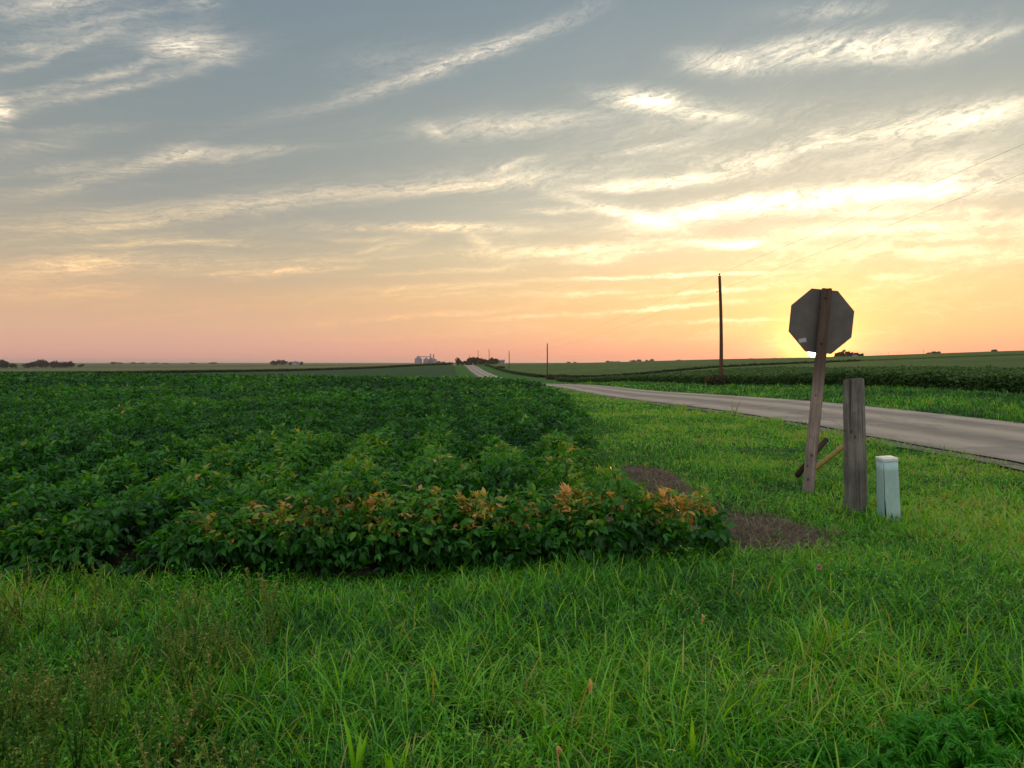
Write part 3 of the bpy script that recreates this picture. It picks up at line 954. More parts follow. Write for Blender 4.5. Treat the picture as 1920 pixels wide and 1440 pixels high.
# lines run from pole to pole and on over the camera's right shoulder
near_t = np.array((pole_x(-56), -56, 15.8)); near_b = np.array((pole_x(-56), -56, 15.0))
for k, (lab, first) in enumerate((('upper thin wire strung between the tops of the utility poles', near_t), ('lower thin wire strung a little under the pole tops', near_b))):
    pts = [first] + [t_[k] for t_ in tops]
    path = []
    for a, b in zip(pts[:-1], pts[1:]):
        for f in np.linspace(0, 1, 16, endpoint=False):
            p = a + (b - a) * f; p = p.copy(); p[2] -= 4 * f * (1 - f) * (.55 if k == 0 else .5)
            path.append(p)
    path.append(pts[-1])
    o = tube('power_line', path, .0058, M_wire, None, 5)
    tag(o, lab, 'power line', 'wires on the utility poles')

# ------------------------------------------------------------------ right and far crops
def canopy_sheet(name, XX, YY, h, amp, freq, mats, seed=0, rows=None):
    ZZ = zgrid(XX, YY) + h + amp * (fbm(XX * freq, YY * freq, seed, 4) - .5) * 2
    if rows: ZZ += rows[1] * (np.cos(S(XX, YY) * 2 * PI / rows[0]) - 1) * .5
    # skirt down to the ground all round
    nr, nc = XX.shape
    Xp = np.pad(XX, 1, mode='edge'); Yp = np.pad(YY, 1, mode='edge'); Zp = np.pad(ZZ, 1, mode='edge')
    g0 = zgrid(Xp, Yp) - .05
    Zp[0] = g0[0]; Zp[-1] = g0[-1]; Zp[:, 0] = g0[:, 0]; Zp[:, -1] = g0[:, -1]
    return grid_mesh(name, Xp, Yp, Zp, mats)


def canopy_mat(name, dark, mid, light, fine=2.5, spec=.15):
    m_, t, out = mat(name)
    pos = t.node('ShaderNodeNewGeometry').outputs['Position']
    n1 = t.noise(pos, fine, 6, .75); n2 = t.noise(pos, .03, 3); n3 = t.noise(t.v('MULTIPLY', pos, (1, .15, 1)), .5, 4, .6)
    f = t.m('ADD', t.m('MULTIPLY', n1, .5), t.m('ADD', t.m('MULTIPLY', n3, .25), t.m('MULTIPLY', n2, .25)))
    c = t.ramp(f, [(.36, dark), (.5, mid), (.62, light)])
    t.l.new(pbsdf(t, c, .8, spec, bump(t, n1, 1.0, .15)), out.inputs[0])
    return m_


M_canR = canopy_mat('right_crop_canopy', (.016, .038, .005), (.05, .082, .009), (.105, .13, .014))
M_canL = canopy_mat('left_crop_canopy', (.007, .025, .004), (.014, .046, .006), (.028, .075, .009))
M_tassel = canopy_mat('corn_tassels', (.05, .06, .02), (.11, .115, .04), (.18, .165, .065), 1.2)
M_grassfar = canopy_mat('far_verge_grass', (.02, .06, .01), (.04, .11, .018), (.07, .15, .025), 1.5)

s0R = 25.6
def edge_block(lv, a, b, n, h, depth, rng, size, tint, simple=True):
    """leaf clumps over the side face and lip of a crop running from a to b (s,y pairs)"""
    f = rng.random(n)
    s = a[0] + (b[0] - a[0]) * f; y = a[1] + (b[1] - a[1]) * f
    return s, y


def crop_leaves(lv, s, y, zfrac, h, out_az, rng, size, tint):
    x = s - SK * y
    Zg = Z(x, y)
    hh = h * (1 + .22 * (fbm(x * .9, y * .9, 77, 2) - .5) * 2)
    O = np.stack([x, y, Zg + hh * zfrac], 1)
    n = len(s)
    a = out_az + rng.normal(0, .7, n)
    e = rng.uniform(-.9, .35, n) * (1.2 - zfrac * .6)
    out_ = np.stack([np.cos(a) * np.cos(e), np.sin(a) * np.cos(e), np.sin(e)], 1)
    trifoliate(lv, O, out_, size, tint, rng, simple=True)


# near right field: rows close to the road, from beside the camera out to the lane at 181 m
def sheet_sy(name, s_lo, s_hi, y_lo, y_hi, ns, ny, h, amp, freq, m__, seed=0, rows=None, geom=True, sedge=None, pw=2.0):
    ys = np.geomspace(y_lo, y_hi, ny) if geom else np.linspace(y_lo, y_hi, ny)
    f = np.linspace(0, 1, ns) ** pw
    YY = np.repeat(ys[:, None], ns, 1)
    lo = sedge(ys) if sedge else np.full(ny, s_lo)
    hi = s_hi(ys) if callable(s_hi) else np.full(ny, s_hi)
    SS = lo[:, None] + (hi - lo)[:, None] * f[None]
    return canopy_sheet(name, SS - SK * YY, YY, h, amp, freq, m__, seed, rows)


o = sheet_sy('soybean_canopy', s0R, lambda y: s0R + 60 + .9 * y, 12, 181, 260, 420, .78, .07, 1.6, M_canR, 50)
tag(o, kind='stuff'); o.name = 'soybean_field'
tag(o, 'green soybean field rising behind the utility pole on the right', 'crop')
rng = np.random.default_rng(21)
lv = Leaves()
n = 42000
y = 12 + (181 - 12) * rng.random(n) ** 1.7
zf = rng.random(n) ** .8
s = s0R - .12 + rng.normal(0, .10, n) + .25 * zf * 0
size = np.clip(.11 + y * .0011, .12, .30)
crop_leaves(lv, s + .25 * (zf > .85) * rng.random(n), y, zf, .88, PI + .0, rng, size, np.clip(.25 + .45 * zf + rng.normal(0, .15, n), 0, 1))
n = 60000                                        # tops
y = 12 + (150 - 12) * rng.random(n) ** 1.5
s = s0R + 14 * rng.random(n) ** 2.0 * (.3 + y / 60)
crop_leaves(lv, s, y, np.full(n, .93) + rng.normal(0, .07, n), .86, rng.uniform(0, 6.28, n), rng, np.clip(.10 + y * .0016, .12, .34), np.clip(.62 + rng.normal(0, .2, n), 0, 1))
n = 5000                                        # far end face at the lane
s = s0R + 30 * rng.random(n); 
crop_leaves(lv, s, 181 + rng.normal(0, .2, n), rng.random(n), .88, PI / 2, rng, np.full(n, .3), rng.random(n) * .6)
o = lv.build('soybean_hedge_row', M_soyfar)
tag(o, 'dark leafy face of the soybean rows standing along the far roadside', 'crop', kind='stuff')

# field beyond the lane, climbing to the skyline
o = sheet_sy('far_soybean_field', 21.5, lambda y: 40 + 1.3 * y, 216, 640, 200, 300, .62, .08, .7, M_canR, 60, sedge=lambda y: np.interp(y, [216, 260, 430, 640], [25.0, 22.0, 20.5, 20]))
tag(o, 'smooth green crop field beyond the lane climbing to the right skyline', 'crop', kind='stuff')
lv = Leaves()
n = 16000
y = 216 + 220 * rng.random(n) ** 1.2
s = np.interp(y, [216, 260, 430, 640], [25.0, 22.0, 20.5, 20]) + rng.normal(0, .15, n)
k = rng.random(n) < .4
s = np.where(k, 25 + 90 * rng.random(n) ** 1.3, s); y = np.where(k, 216 + rng.normal(0, .2, n), y)
crop_leaves(lv, s, y, rng.random(n), .85, np.where(k, -PI / 2, PI), rng, np.full(n, .34), rng.random(n) * .6)
o = lv.build('far_hedge_row', M_soyfar)
tag(o, 'dark edge row of the crop field beyond the lane', 'crop', kind='stuff')

# left: same field across the dip
def left_far(ys): return -1.0 * ys - 40
o = sheet_sy('soybean_field', 0, lambda y: edge_s(y), 66, 425, 230, 330, .50, .07, .8, M_canL, 70, rows=(3.04, .10), sedge=lambda y: -1.0 * y - 40, pw=.6)
tag(o, 'dark green soybean rows across the dip left of the road', 'crop', kind='stuff')

# corn beyond it: standing face with self-shadow put into its leaf colour, pale tassels on top
CE = [(-520, 330), (-205, 330), (-166, 345), (-130, 362), (-84, 395), (-36, 426)]      # front edge of the corn, x,y
ce = np.array([( (px - 960) / FP * d, d) for px, d in [(-700, 300), (0, 312), (250, 330), (450, 360), (650, 400), (845, 432)]])
nf = 240
fx = np.interp(np.linspace(0, 1, nf), np.linspace(0, 1, len(ce)), ce[:, 0]); fy = np.interp(np.linspace(0, 1, nf), np.linspace(0, 1, len(ce)), ce[:, 1])
kk = np.linspace(0, 1, 60) ** 1.5
XX = fx[:, None] * (1 + kk[None] * .75); YY = fy[:, None] + kk[None] * (fy[:, None] * .75)
o = canopy_sheet('corn_field', XX.T, YY.T, 1.75, .12, .5, M_tassel, 80)
tag(o, 'pale tasselled top of the corn field beyond the dip on the left', 'crop', kind='stuff')
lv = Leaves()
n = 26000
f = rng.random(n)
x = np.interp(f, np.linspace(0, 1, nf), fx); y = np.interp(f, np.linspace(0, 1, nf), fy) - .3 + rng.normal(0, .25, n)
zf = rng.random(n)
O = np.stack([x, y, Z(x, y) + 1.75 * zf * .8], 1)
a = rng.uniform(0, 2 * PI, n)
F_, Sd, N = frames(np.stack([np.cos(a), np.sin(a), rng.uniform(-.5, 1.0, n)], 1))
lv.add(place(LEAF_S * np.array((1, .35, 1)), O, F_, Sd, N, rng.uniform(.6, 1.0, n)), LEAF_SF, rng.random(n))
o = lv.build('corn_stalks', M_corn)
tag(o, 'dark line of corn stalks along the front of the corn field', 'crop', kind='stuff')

# ------------------------------------------------------------------ near soybeans
ROW = .76
def soy_height(x, y):
    s = S(x, y)
    row = .5 + .5 * np.cos((s - 1.35) * 2 * PI / ROW)
    near_ = np.clip((22 - y) / 14, 0, 1)
    h = (.44 - .05 * np.clip((9 - y) / 3, 0, 1)) + .19 * (row - .35) * (.45 + .55 * near_) + .26 * (fbm(x * .8, y * .8, 90, 3) - .45) + .22 * (vnoise(x * 2.3, y * 2.3, 95) - .5)
    edge = np.clip((edge_s(y) - s) / .35, 0, 1) ** .5
    fr = np.clip((y - front_y(x)) / .3, 0, 1) ** .5
    gapl = 1 - .75 * np.exp(-((x + .055 * (y - 5.5) + 2.72 - .30 * (y - 5.6)) / .16) ** 2) * np.clip(1 - (y - 5.4) / 1.9, 0, 1)
    gapf = 1 - .6 * np.exp(-((y - front_y(x) - 1.08) / .17) ** 2) * np.clip((x + 1.9) * 2, 0, 1)
    return h * (.45 + .55 * edge * fr) * gapl * gapf


def soy_patch(lv, y0, y1, dens, size, rng, simple, umax=.86):
    X1 = umax * y1 + 2.6                      # a margin to both sides, for other viewpoints
    area_n = int(dens * 2 * X1 * (y1 - y0))
    y = rng.uniform(y0, y1, area_n); x = rng.uniform(-X1, X1, area_n)
    k = in_field(x, y) & (np.abs(x) < umax * y + 2.6)
    x, y = x[k], y[k]; n = len(x)
    h = soy_height(x, y)
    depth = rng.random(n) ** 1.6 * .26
    zl = Z(x, y) + np.maximum(h - depth, .05)
    e = .12
    gx = (soy_height(x + e, y) - soy_height(x - e, y)) / (2 * e); gy = (soy_height(x, y + e) - soy_height(x, y - e)) / (2 * e)
    slope = np.stack([-gx, -gy], 1)
    a = np.arctan2(slope[:, 1] + rng.normal(0, .55, n), slope[:, 0] + rng.normal(0, .55, n))
    el_ = rng.normal(-.15, .5, n) - np.clip(np.hypot(gx, gy), 0, 1.5) * .3
    up_tip = rng.random(n) < .2
    el_ = np.where(up_tip, rng.uniform(.4, 1.1, n), el_)
    out_ = np.stack([np.cos(a) * np.cos(el_), np.sin(a) * np.cos(el_), np.sin(el_)], 1)
    s = S(x, y)
    edg = np.clip(1 - (edge_s(y) - s) / .5, 0, 1) * np.clip(1.2 - np.abs(y - 12) / 30, .35, 1) + np.exp(-((y - front_y(x)) / .5) ** 2) * .35 * (rng.random(n) < .75)
    ptch = fbm(x * .35, y * .35, 101, 3) - .5
    tint = .33 + .65 * ptch + rng.normal(0, .12, n) + .10 * up_tip - depth * .9 + .45 * (h - .42) - .12 * np.clip((y - 18) / 20, 0, 1) + .36 * np.clip(edg, 0, 1) * rng.random(n)  # low and deep leaves tinted darker, furrow shade put into the colour
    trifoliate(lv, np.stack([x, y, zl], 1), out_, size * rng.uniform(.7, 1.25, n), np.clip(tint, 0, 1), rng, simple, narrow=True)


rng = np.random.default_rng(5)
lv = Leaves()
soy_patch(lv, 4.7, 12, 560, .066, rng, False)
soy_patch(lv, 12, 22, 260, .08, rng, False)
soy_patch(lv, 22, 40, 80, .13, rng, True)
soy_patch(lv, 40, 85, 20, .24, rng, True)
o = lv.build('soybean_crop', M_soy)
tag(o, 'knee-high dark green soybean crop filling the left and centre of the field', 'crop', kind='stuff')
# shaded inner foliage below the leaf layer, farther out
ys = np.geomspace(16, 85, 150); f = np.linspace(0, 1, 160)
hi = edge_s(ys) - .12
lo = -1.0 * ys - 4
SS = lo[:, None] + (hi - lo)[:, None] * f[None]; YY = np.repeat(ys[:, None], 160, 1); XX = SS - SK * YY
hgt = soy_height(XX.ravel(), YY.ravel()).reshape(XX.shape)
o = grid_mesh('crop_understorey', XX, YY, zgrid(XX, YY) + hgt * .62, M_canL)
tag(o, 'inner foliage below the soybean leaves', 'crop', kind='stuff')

# front bushes: the row ends facing the camera
def bush(x, y, rx, ry, h, n, seed, label, group=None, orange=.7):
    rg = np.random.default_rng(seed)
    zg = z1(x, y)
    root = empty('soybean_bush', (x, y, zg), label, 'soybean plant', group)
    a = rg.uniform(0, 2 * PI, n); zf = rg.random(n) ** .75
    rad = (1 - .55 * zf ** 2.5) * (.72 + .28 * rg.random(n) ** .4) * (1 + .22 * (vnoise(a * 1.6 + seed, zf * 4, seed) - .5) * 2)
    narrow = .62 + .38 * np.clip(zf / .35, 0, 1)
    px = rx * rad * narrow * np.cos(a); py = ry * rad * narrow * np.sin(a)
    pz = h * (.06 + .92 * zf) * (1 + .12 * (vnoise(px * 6, py * 6, seed + 2) - .5) * 2)
    top = zf > .86
    el_ = np.where(top, rg.normal(.1, .5, n), rg.normal(-.55, .35, n))
    aa = a + rg.normal(0, .5, n)
    out_ = np.stack([np.cos(aa) * np.cos(el_), np.sin(aa) * np.cos(el_), np.sin(el_)], 1)
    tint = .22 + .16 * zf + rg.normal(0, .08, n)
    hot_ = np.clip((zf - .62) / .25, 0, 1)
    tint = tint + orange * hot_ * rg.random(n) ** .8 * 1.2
    lv = Leaves()
    yel = hot_ * (tint > .5)
    k = yel > .2
    O_ = np.stack([px, py, pz], 1)
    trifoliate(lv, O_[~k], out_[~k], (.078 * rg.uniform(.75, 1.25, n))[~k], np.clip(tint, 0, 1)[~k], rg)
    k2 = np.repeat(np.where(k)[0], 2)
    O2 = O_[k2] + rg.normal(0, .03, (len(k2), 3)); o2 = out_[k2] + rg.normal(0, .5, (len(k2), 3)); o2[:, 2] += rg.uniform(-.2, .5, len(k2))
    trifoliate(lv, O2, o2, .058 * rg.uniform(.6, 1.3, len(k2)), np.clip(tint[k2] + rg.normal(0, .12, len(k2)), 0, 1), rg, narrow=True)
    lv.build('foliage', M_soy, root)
    st = Leaves()
    for k in range(9):
        b = rg.uniform(0, 2 * PI); r_ = rg.uniform(.03, .5)
        e_ = np.array((rx * r_ * math.cos(b), ry * r_ * math.sin(b), h * rg.uniform(.7, .95)))
        s_ = np.array((e_[0] * .3 + rg.normal(0, .03), e_[1] * .3, -.02))
        tube_mesh(st, [s_, (s_ + e_) / 2 + rg.normal(0, .015, 3), e_], [.006, .005, .003], 6)
    st.build('stems', M_weed, root)
    return root
rows_x = [1.32, .60, -.12, -.82, -1.52, -2.14]
labs = ['rightmost soybean bush of the front row, orange-tipped, beside the bare soil', 'second soybean bush from the bare soil, between two dark gaps in the front row']
for i_, x_ in enumerate(rows_x):
    yb = front_y(x_) + .42
    lab = labs[i_] if i_ < 2 else 'leafy soybean bush with yellowing top in the closed front row'
    bush(x_, yb + .05, .44 if i_ < 2 else .5, .46, .46 if i_ < 2 else .46 - .012 * i_, 420, 200 + i_, lab, 'soybean bushes of the front row', orange=.74 if i_ < 4 else .55)
for i_, x_ in enumerate([-1.18, -.46, -1.85]):
    bush(x_, front_y(x_) + .62, .46, .42, .46, 300, 240 + i_, 'leafy soybean bush with yellowing top in the closed front row', 'soybean bushes of the front row', orange=.7)
for i_, (x_, y_, h_) in enumerate([(-3.42, 5.66, .40), (-4.15, 5.56, .42), (-3.05, 6.7, .38), (-4.9, 5.5, .42)]):
    bush(x_, y_, .42, .42, h_, 330, 260 + i_, 'low soybean bush left of the dark gap in the front row', 'soybean bushes left of the gap', orange=.25)

# ------------------------------------------------------------------ grass
def grass_zone(x, y):
    s = S(x, y)
    road = (np.abs(s - ROAD_C) < ROAD_H - .02 + .30 * (vnoise(y * 1.7, s * 0, 9) - .4))
    rightf = (s > s0R - .1) & (y < 182)
    return ~(road | rightf | in_field(x, y, .12) | (in_soil(x, y) & (RNG.random(np.shape(x)) > .09)))


def grass(lv, y0, y1, dens, hgt, wid, seg, rng, umax=.82, xr=None, tuft=7, bend=1.0):
    X1 = umax * y1 + 2.6
    nt = int(dens * 2 * X1 * (y1 - y0) / tuft) + 1
    y = rng.uniform(y0, y1, nt); x = rng.uniform(-X1, X1, nt)
    k = np.abs(x) < umax * y + 2.6; x = x[k]; y = y[k]; nt = len(x)
    x = np.repeat(x, tuft); y = np.repeat(y, tuft); tf = np.repeat(rng.random(nt), tuft); ta = np.repeat(rng.uniform(0, 2 * PI, nt), tuft)
    n = len(x)
    sp = np.clip(.03 + y * .002, .03, .1)
    x = x + rng.normal(0, 1, n) * sp; y = y + rng.normal(0, 1, n) * sp
    k = grass_zone(x, y) & (fbm(x * 1.9, y * 1.9, 155, 3) + .25 * rng.random(n) > .36)
    x, y, tf, ta = x[k], y[k], tf[k], ta[k]; n = len(x)
    clump = fbm(x * .9, y * .9, 55, 3)
    h = hgt(x, y) * (.30 + 1.45 * clump) * rng.uniform(.6, 1.2, n) * (.8 + .4 * tf)
    phi = ta * .35 + rng.uniform(0, 2 * PI, n)
    lean = np.abs(rng.normal(.3, .22, n)); curl = np.abs(rng.normal(2.7, .8, n)) * bend
    up = rng.random(n) < .13
    curl = np.where(up, curl * .25, curl)
    tint = .38 + .42 * (fbm(x * .6, y * .6, 66, 3) - .5) * 2 + rng.normal(0, .19, n) + (tf - .5) * .34 + .08 * up
    s = S(x, y)
    tint = tint + .13 * np.clip((x - 1.5) / 2.5, 0, 1) * np.clip((y - 3.5) / 3, 0, 1) * (s < ROAD_C) - .17 * (s > ROAD_C)
    tint = tint + .40 * np.exp(-(((x + 3.1) / .9) ** 2 + ((y - 4.7) / .6) ** 2))
    dry = rng.random(n) < .03
    tint = np.where(dry, rng.uniform(.85, 1.0, n), tint)
    P = np.stack([x, y, Z(x, y) - .01], 1)
    blades(lv, P, h, phi, lean, curl, wid * rng.uniform(.6, 1.4, n) * (1 + .0 * y), np.clip(tint, 0, 1), seg)


def H_front(x, y):
    s = S(x, y)
    base = np.where(y < 6.2, .225, .18)
    base = base * np.interp(y, [0, 3, 4.6, 5.4, 8, 30], [1, 1.05, .85, .62, .75, .95])
    base = np.where((x > 1.5) & (y > 5), base * .85, base)
    base = np.where(s > ROAD_C + 3, .30, base)
    near_post = np.exp(-((x - 3.6) ** 2 + (y - 7.7) ** 2) / .8)
    ferny = np.exp(-(((x - 1.75) / .75) ** 2 + ((y - 2.75) / .45) ** 2))
    weedy = np.clip((-x / np.maximum(y, .5) - .28) * 4, 0, 1) * (y < 5)
    return base * (1 + .5 * near_post) * (1 - .3 * weedy) * (1 - .62 * ferny) * (1 + .7 * np.exp(-(((x + 3.2) / .9) ** 2 + ((y - 4.8) / .5) ** 2)))


rng = np.random.default_rng(9)
lv = Leaves()
grass(lv, -.6, 1.6, 2600, H_front, .0075, 4, rng)
grass(lv, 1.6, 4.2, 5600, H_front, .0064, 6, rng)
grass(lv, 4.2, 7.5, 4600, H_front, .0068, 5, rng)
grass(lv, 7.5, 13, 1500, H_front, .010, 3, rng)
grass(lv, 13, 24, 600, H_front, .016, 3, rng)
grass(lv, 24, 48, 130, H_front, .034, 2, rng, umax=.86)
grass(lv, 48, 110, 24, H_front, .08, 2, rng, umax=.5)
o = lv.build('grass', M_grass)
tag(o, 'lush green grass of the verge and foreground', 'grass', kind='stuff')

# low broad-leaved plants among the grass
lv = Leaves()
n = 6000
y = np.sqrt(rng.uniform(1.7 ** 2, 8.5 ** 2, n)); x = rng.uniform(-.82, .82, n) * y
k = grass_zone(x, y) & (fbm(x * 1.2, y * 1.2, 140, 2) > .58); x, y = x[k], y[k]; n = len(x)
x = np.repeat(x, 5) + rng.normal(0, .03, n * 5); y = np.repeat(y, 5) + rng.normal(0, .03, n * 5); n = len(x)
a = rng.uniform(0, 6.28, n); e_ = rng.uniform(.0, .8, n)
trifoliate(lv, np.stack([x, y, Z(x, y) + rng.uniform(.05, .17, n)], 1), np.stack([np.cos(a) * np.cos(e_), np.sin(a) * np.cos(e_), np.sin(e_)], 1), rng.uniform(.011, .022, n), rng.uniform(.2, .7, n), rng, simple=True)
o = lv.build('clover_leaves', M_grass)
tag(o, 'small clover-like leaves scattered through the grass', 'ground cover', kind='stuff')

# straw on the bare soil
lv = Leaves()
n = 9500
x = np.concatenate([rng.normal(2.25, .6, n), rng.normal(1.8, .35, n)]); y = np.concatenate([rng.normal(7.0, .62, n), rng.normal(9.3, .9, n)])
k = in_soil(x, y, 1.12) & ~in_field(x, y, .05); x, y = x[k], y[k]; n = len(x)
blades(lv, np.stack([x, y, Z(x, y) + .02], 1), rng.uniform(.05, .20, n), rng.uniform(0, 6.28, n), np.full(n, 1.2) + rng.normal(0, .2, n), rng.normal(.3, .3, n), rng.uniform(.002, .005, n), rng.random(n), 3)
o = lv.build('dead_thatch', M_straw)
tag(o, 'grey-brown dead thatch lying on the bare soil', 'dead grass', kind='stuff')

# ------------------------------------------------------------------ weeds
def weed_plant(lv, x, y, h, rng, tint=.6, nb=5, leafy=26):
    zg = z1(x, y)
    a0 = rng.uniform(0, 2 * PI)
    for b in range(nb):
        a = a0 + b * 2.4; ln = h * rng.uniform(.6, 1.0); lean_ = rng.uniform(.05, .4)
        t_ = np.linspace(0, 1, 6)
        px = x + np.cos(a) * ln * lean_ * t_ ** 1.3; py = y + np.sin(a) * ln * lean_ * t_ ** 1.3; pz = zg + ln * t_ * (1 - .15 * t_)
        tube_mesh(lv, np.stack([px, py, pz], 1), np.linspace(.0032, .0014, 6), 4, tint, cap=False)
        n = leafy
        f = rng.uniform(.15, 1.0, n)
        O = np.stack([np.interp(f, t_, px), np.interp(f, t_, py), np.interp(f, t_, pz)], 1)
        aa = rng.uniform(0, 2 * PI, n); ee = rng.normal(.5, .4, n)
        F_, Sd, N = frames(np.stack([np.cos(aa) * np.cos(ee), np.sin(aa) * np.cos(ee), np.sin(ee)], 1))
        lv.add(place(LEAF_S * np.array((1, .75, 1)), O, F_, Sd, N, rng.uniform(.009, .024, n) * (1.3 - .5 * f)), LEAF_SF, np.clip(tint + rng.normal(.05, .22, n), 0, 1))


rng = np.random.default_rng(31)
lv = Leaves()
cnt = 0
while cnt < 270:                      # dried, seedy weeds massed at the left
    y = math.sqrt(rng.uniform(1.9 ** 2, 5.3 ** 2)); u = rng.uniform(-.84, -.22)
    dens = np.interp(u, [-.84, -.45, -.22], [1, .7, .0]) * np.interp(y, [3.4, 4.4], [1, .22]) * (vnoise(u * y * 1.3, y * 1.3, 5) > .35)
    if rng.random() > dens: continue
    weed_plant(lv, u * y, y, rng.uniform(.26, .46), rng, rng.uniform(.1, .66), 5, 30)
    cnt += 1
o = lv.build('seeding_weeds', M_weed)
tag(o, 'tangle of brownish seeding weeds in the lower left grass', 'weeds', kind='stuff')

# stalks standing in front of the dark row
for i_, (px, d, pyt, lab) in enumerate([(455, 4.75, 1068, 'tallest seed stalk in front of the dark soybean row'), (487, 4.72, 1078, 'seed stalk just right of the tallest one before the dark row'),
                                        (503, 4.68, 1092, 'shorter seed stalk, middle of the group before the dark row'), (520, 4.7, 1098, 'rightmost short seed stalk before the dark row')]):
    x = at(px, d); zg = z1(x, d); top = zat(pyt, d) - zg
    root = empty('weed_stalk', (x, d, zg), lab, 'weed stalk', 'seed stalks before the soybean row')
    rg = np.random.default_rng(300 + i_)
    t_ = np.linspace(0, 1, 7); px_ = .03 * np.sin(t_ * 3 + i_); path = np.stack([px_, 0 * t_, t_ * top], 1)
    tube('stem', path, np.linspace(.0035, .0015, 7), M_weed, root, 6)
    lv = Leaves(); n = 70
    f = rg.uniform(.35, 1, n); O = np.stack([np.interp(f, t_, px_), np.zeros(n), f * top], 1)
    a = rg.uniform(0, 2 * PI, n)
    F_, Sd, N = frames(np.stack([np.cos(a), np.sin(a), rg.uniform(.2, 1.5, n)], 1))
    lv.add(place(LEAF_S, O, F_, Sd, N, rg.uniform(.013, .027, n)), LEAF_SF, rg.uniform(.5, .95, n))
    lv.build('seed_head', M_weed, root)

M_gold = leaf_mat('golden_seeds', [(0, (.45, .30, .10)), (.8, (.85, .64, .28)), (1, (.9, .75, .45))], .6, .2, .6, (1, .9, .7))
# pale grass seed heads
for i_, (px, py, d, ln, lab) in enumerate([(1107, 1295, 2.8, .055, 'upright golden bristle seed head in the middle foreground'), (1047, 1420, 2.45, .035, 'small drooping golden seed head at the bottom edge'),
                                           (1320, 1165, 3.8, .045, 'leaning golden seed head left of the right foreground')]):
    x = at(px, d); z_ = zat(py, d); zg = z1(x, d)
    root = empty('foxtail_grass', (x, d, zg), lab, 'grass seed head', 'golden seed heads in the grass')
    hh = z_ - zg
    tube('stem', [(0, .03, 0), (-.01, .01, hh * .6), (0, 0, hh - ln * .5)], [.0018, .0015, .0012], M_grass, root, 5)
    lv = Leaves(); rg = np.random.default_rng(i_ + 50); n = 260
    f = rg.random(n); O = np.stack([.004 * np.sin(f * 3), 0 * f, hh - ln * .5 + f * ln], 1); a = rg.uniform(0, 2 * PI, n)
    F_, Sd, N = frames(np.stack([np.cos(a), np.sin(a), rg.uniform(.6, 1.6, n)], 1))
    lv.add(place(LEAF_S * np.array((1, .3, 1)), O, F_, Sd, N, .004 + .009 * np.sin(np.clip(f, .05, .95) * PI)), LEAF_SF, rg.uniform(.75, 1, n))
    lv.build('seed_head', M_gold, root)

# clover flower
d = 4.9; x = at(1540, d); zg = z1(x, d); hh = zat(1066, d) - zg
root = empty('clover_flower', (x, d, zg), 'single round pink clover flower standing above the grass', 'flower')
tube('stem', [(.01, 0, 0), (0, 0, hh)], [.002, .0015], M_grass, root, 5)
M_pink = leaf_mat('clover_petals', [(0, (.5, .20, .22)), (.5, (.75, .38, .38)), (1, (.85, .55, .52))], .6, .2, .3, (1, .8, .8))
lv = Leaves(); rg = np.random.default_rng(77); n = 240
v_ = unit(rg.normal(0, 1, (n, 3))); F_, Sd, N = frames(v_ + np.array((0, 0, .4)))
lv.add(place(LEAF_S, np.array((0, 0, hh)) + v_ * .006, F_, Sd, N, rg.uniform(.009, .013, n)), LEAF_SF, rg.random(n))
lv.build('petals', M_pink, root)

# broad upright grass shoots at the bottom edge
for i_, (px, d, pyt, lab) in enumerate([(665, 2.75, 1345, 'broad bright green grass shoot at the bottom edge, left of centre'), (735, 2.7, 1395, 'short spreading grass shoot beside the broad one at the bottom edge'),
                                        (1300, 2.85, 1350, 'yellow-green young shoot at the bottom edge, right of centre'), (1385, 2.8, 1395, 'slim bright shoot right of the yellow-green one')]):
    x = at(px, d); zg = z1(x, d); h = zat(pyt, d) - zg
    lv = Leaves(); rg = np.random.default_rng(400 + i_); n = 5
    blades(lv, np.zeros((n, 3)) + rg.normal(0, .008, (n, 3)) * (1, 1, 0), h * rg.uniform(.7, 1.05, n), rg.uniform(0, 6.28, n), np.full(n, .06), rg.uniform(.1, .5, n), rg.uniform(.015, .026, n), rg.uniform(.68, .82, n), 7, twist=rg.normal(0, .5, n))
    o = lv.build('grass_shoot', M_grass); o.location = (x, d, zg)
    tag(o, lab, 'grass shoot', 'broad grass shoots')

# feathery leaved plants low at the right
def feather(x, y, r, nfr, seed, lab):
    rg = np.random.default_rng(seed); zg = z1(x, y)
    lv = Leaves()
    for k in range(nfr):
        a = rg.uniform(0, 2 * PI); ln = r * rg.uniform(.6, 1.1); el0 = rg.uniform(.55, 1.45)
        m = 16; t_ = np.linspace(0, 1, m)
        hr = ln * np.cos(el0) * t_; hz = ln * np.sin(el0) * t_ - .35 * ln * t_ ** 2
        st = rg.normal(0, r * .25, 2)
        C = np.stack([st[0] + hr * math.cos(a), st[1] + hr * math.sin(a), hz + .02], 1)
        tube_mesh(lv, C, np.linspace(.0016, .0006, m), 3, .5, cap=False)
        for sgn in (-1, 1):
            for rep in range(3):
                aa = a + sgn * rg.uniform(.6, 1.2, m); ee = rg.normal(.1, .35, m)
                F_, Sd, N = frames(np.stack([np.cos(aa) * np.cos(ee), np.sin(aa) * np.cos(ee), np.sin(ee)], 1))
                pin = place(LEAF_S * np.array((1, .28, 1)), C, F_, Sd, N, ln * .22 * np.sin(np.clip(t_ * .9 + .1, 0, 1) * PI) ** .6 + .004)
                lv.add(pin, LEAF_SF, np.clip(.5 + rg.normal(0, .2, m), 0, 1))
    o = lv.build('feathery_plant', M_feather); o.location = (x, y, zg)
    tag(o, lab, 'leafy weed', 'feathery green weeds at the lower right')
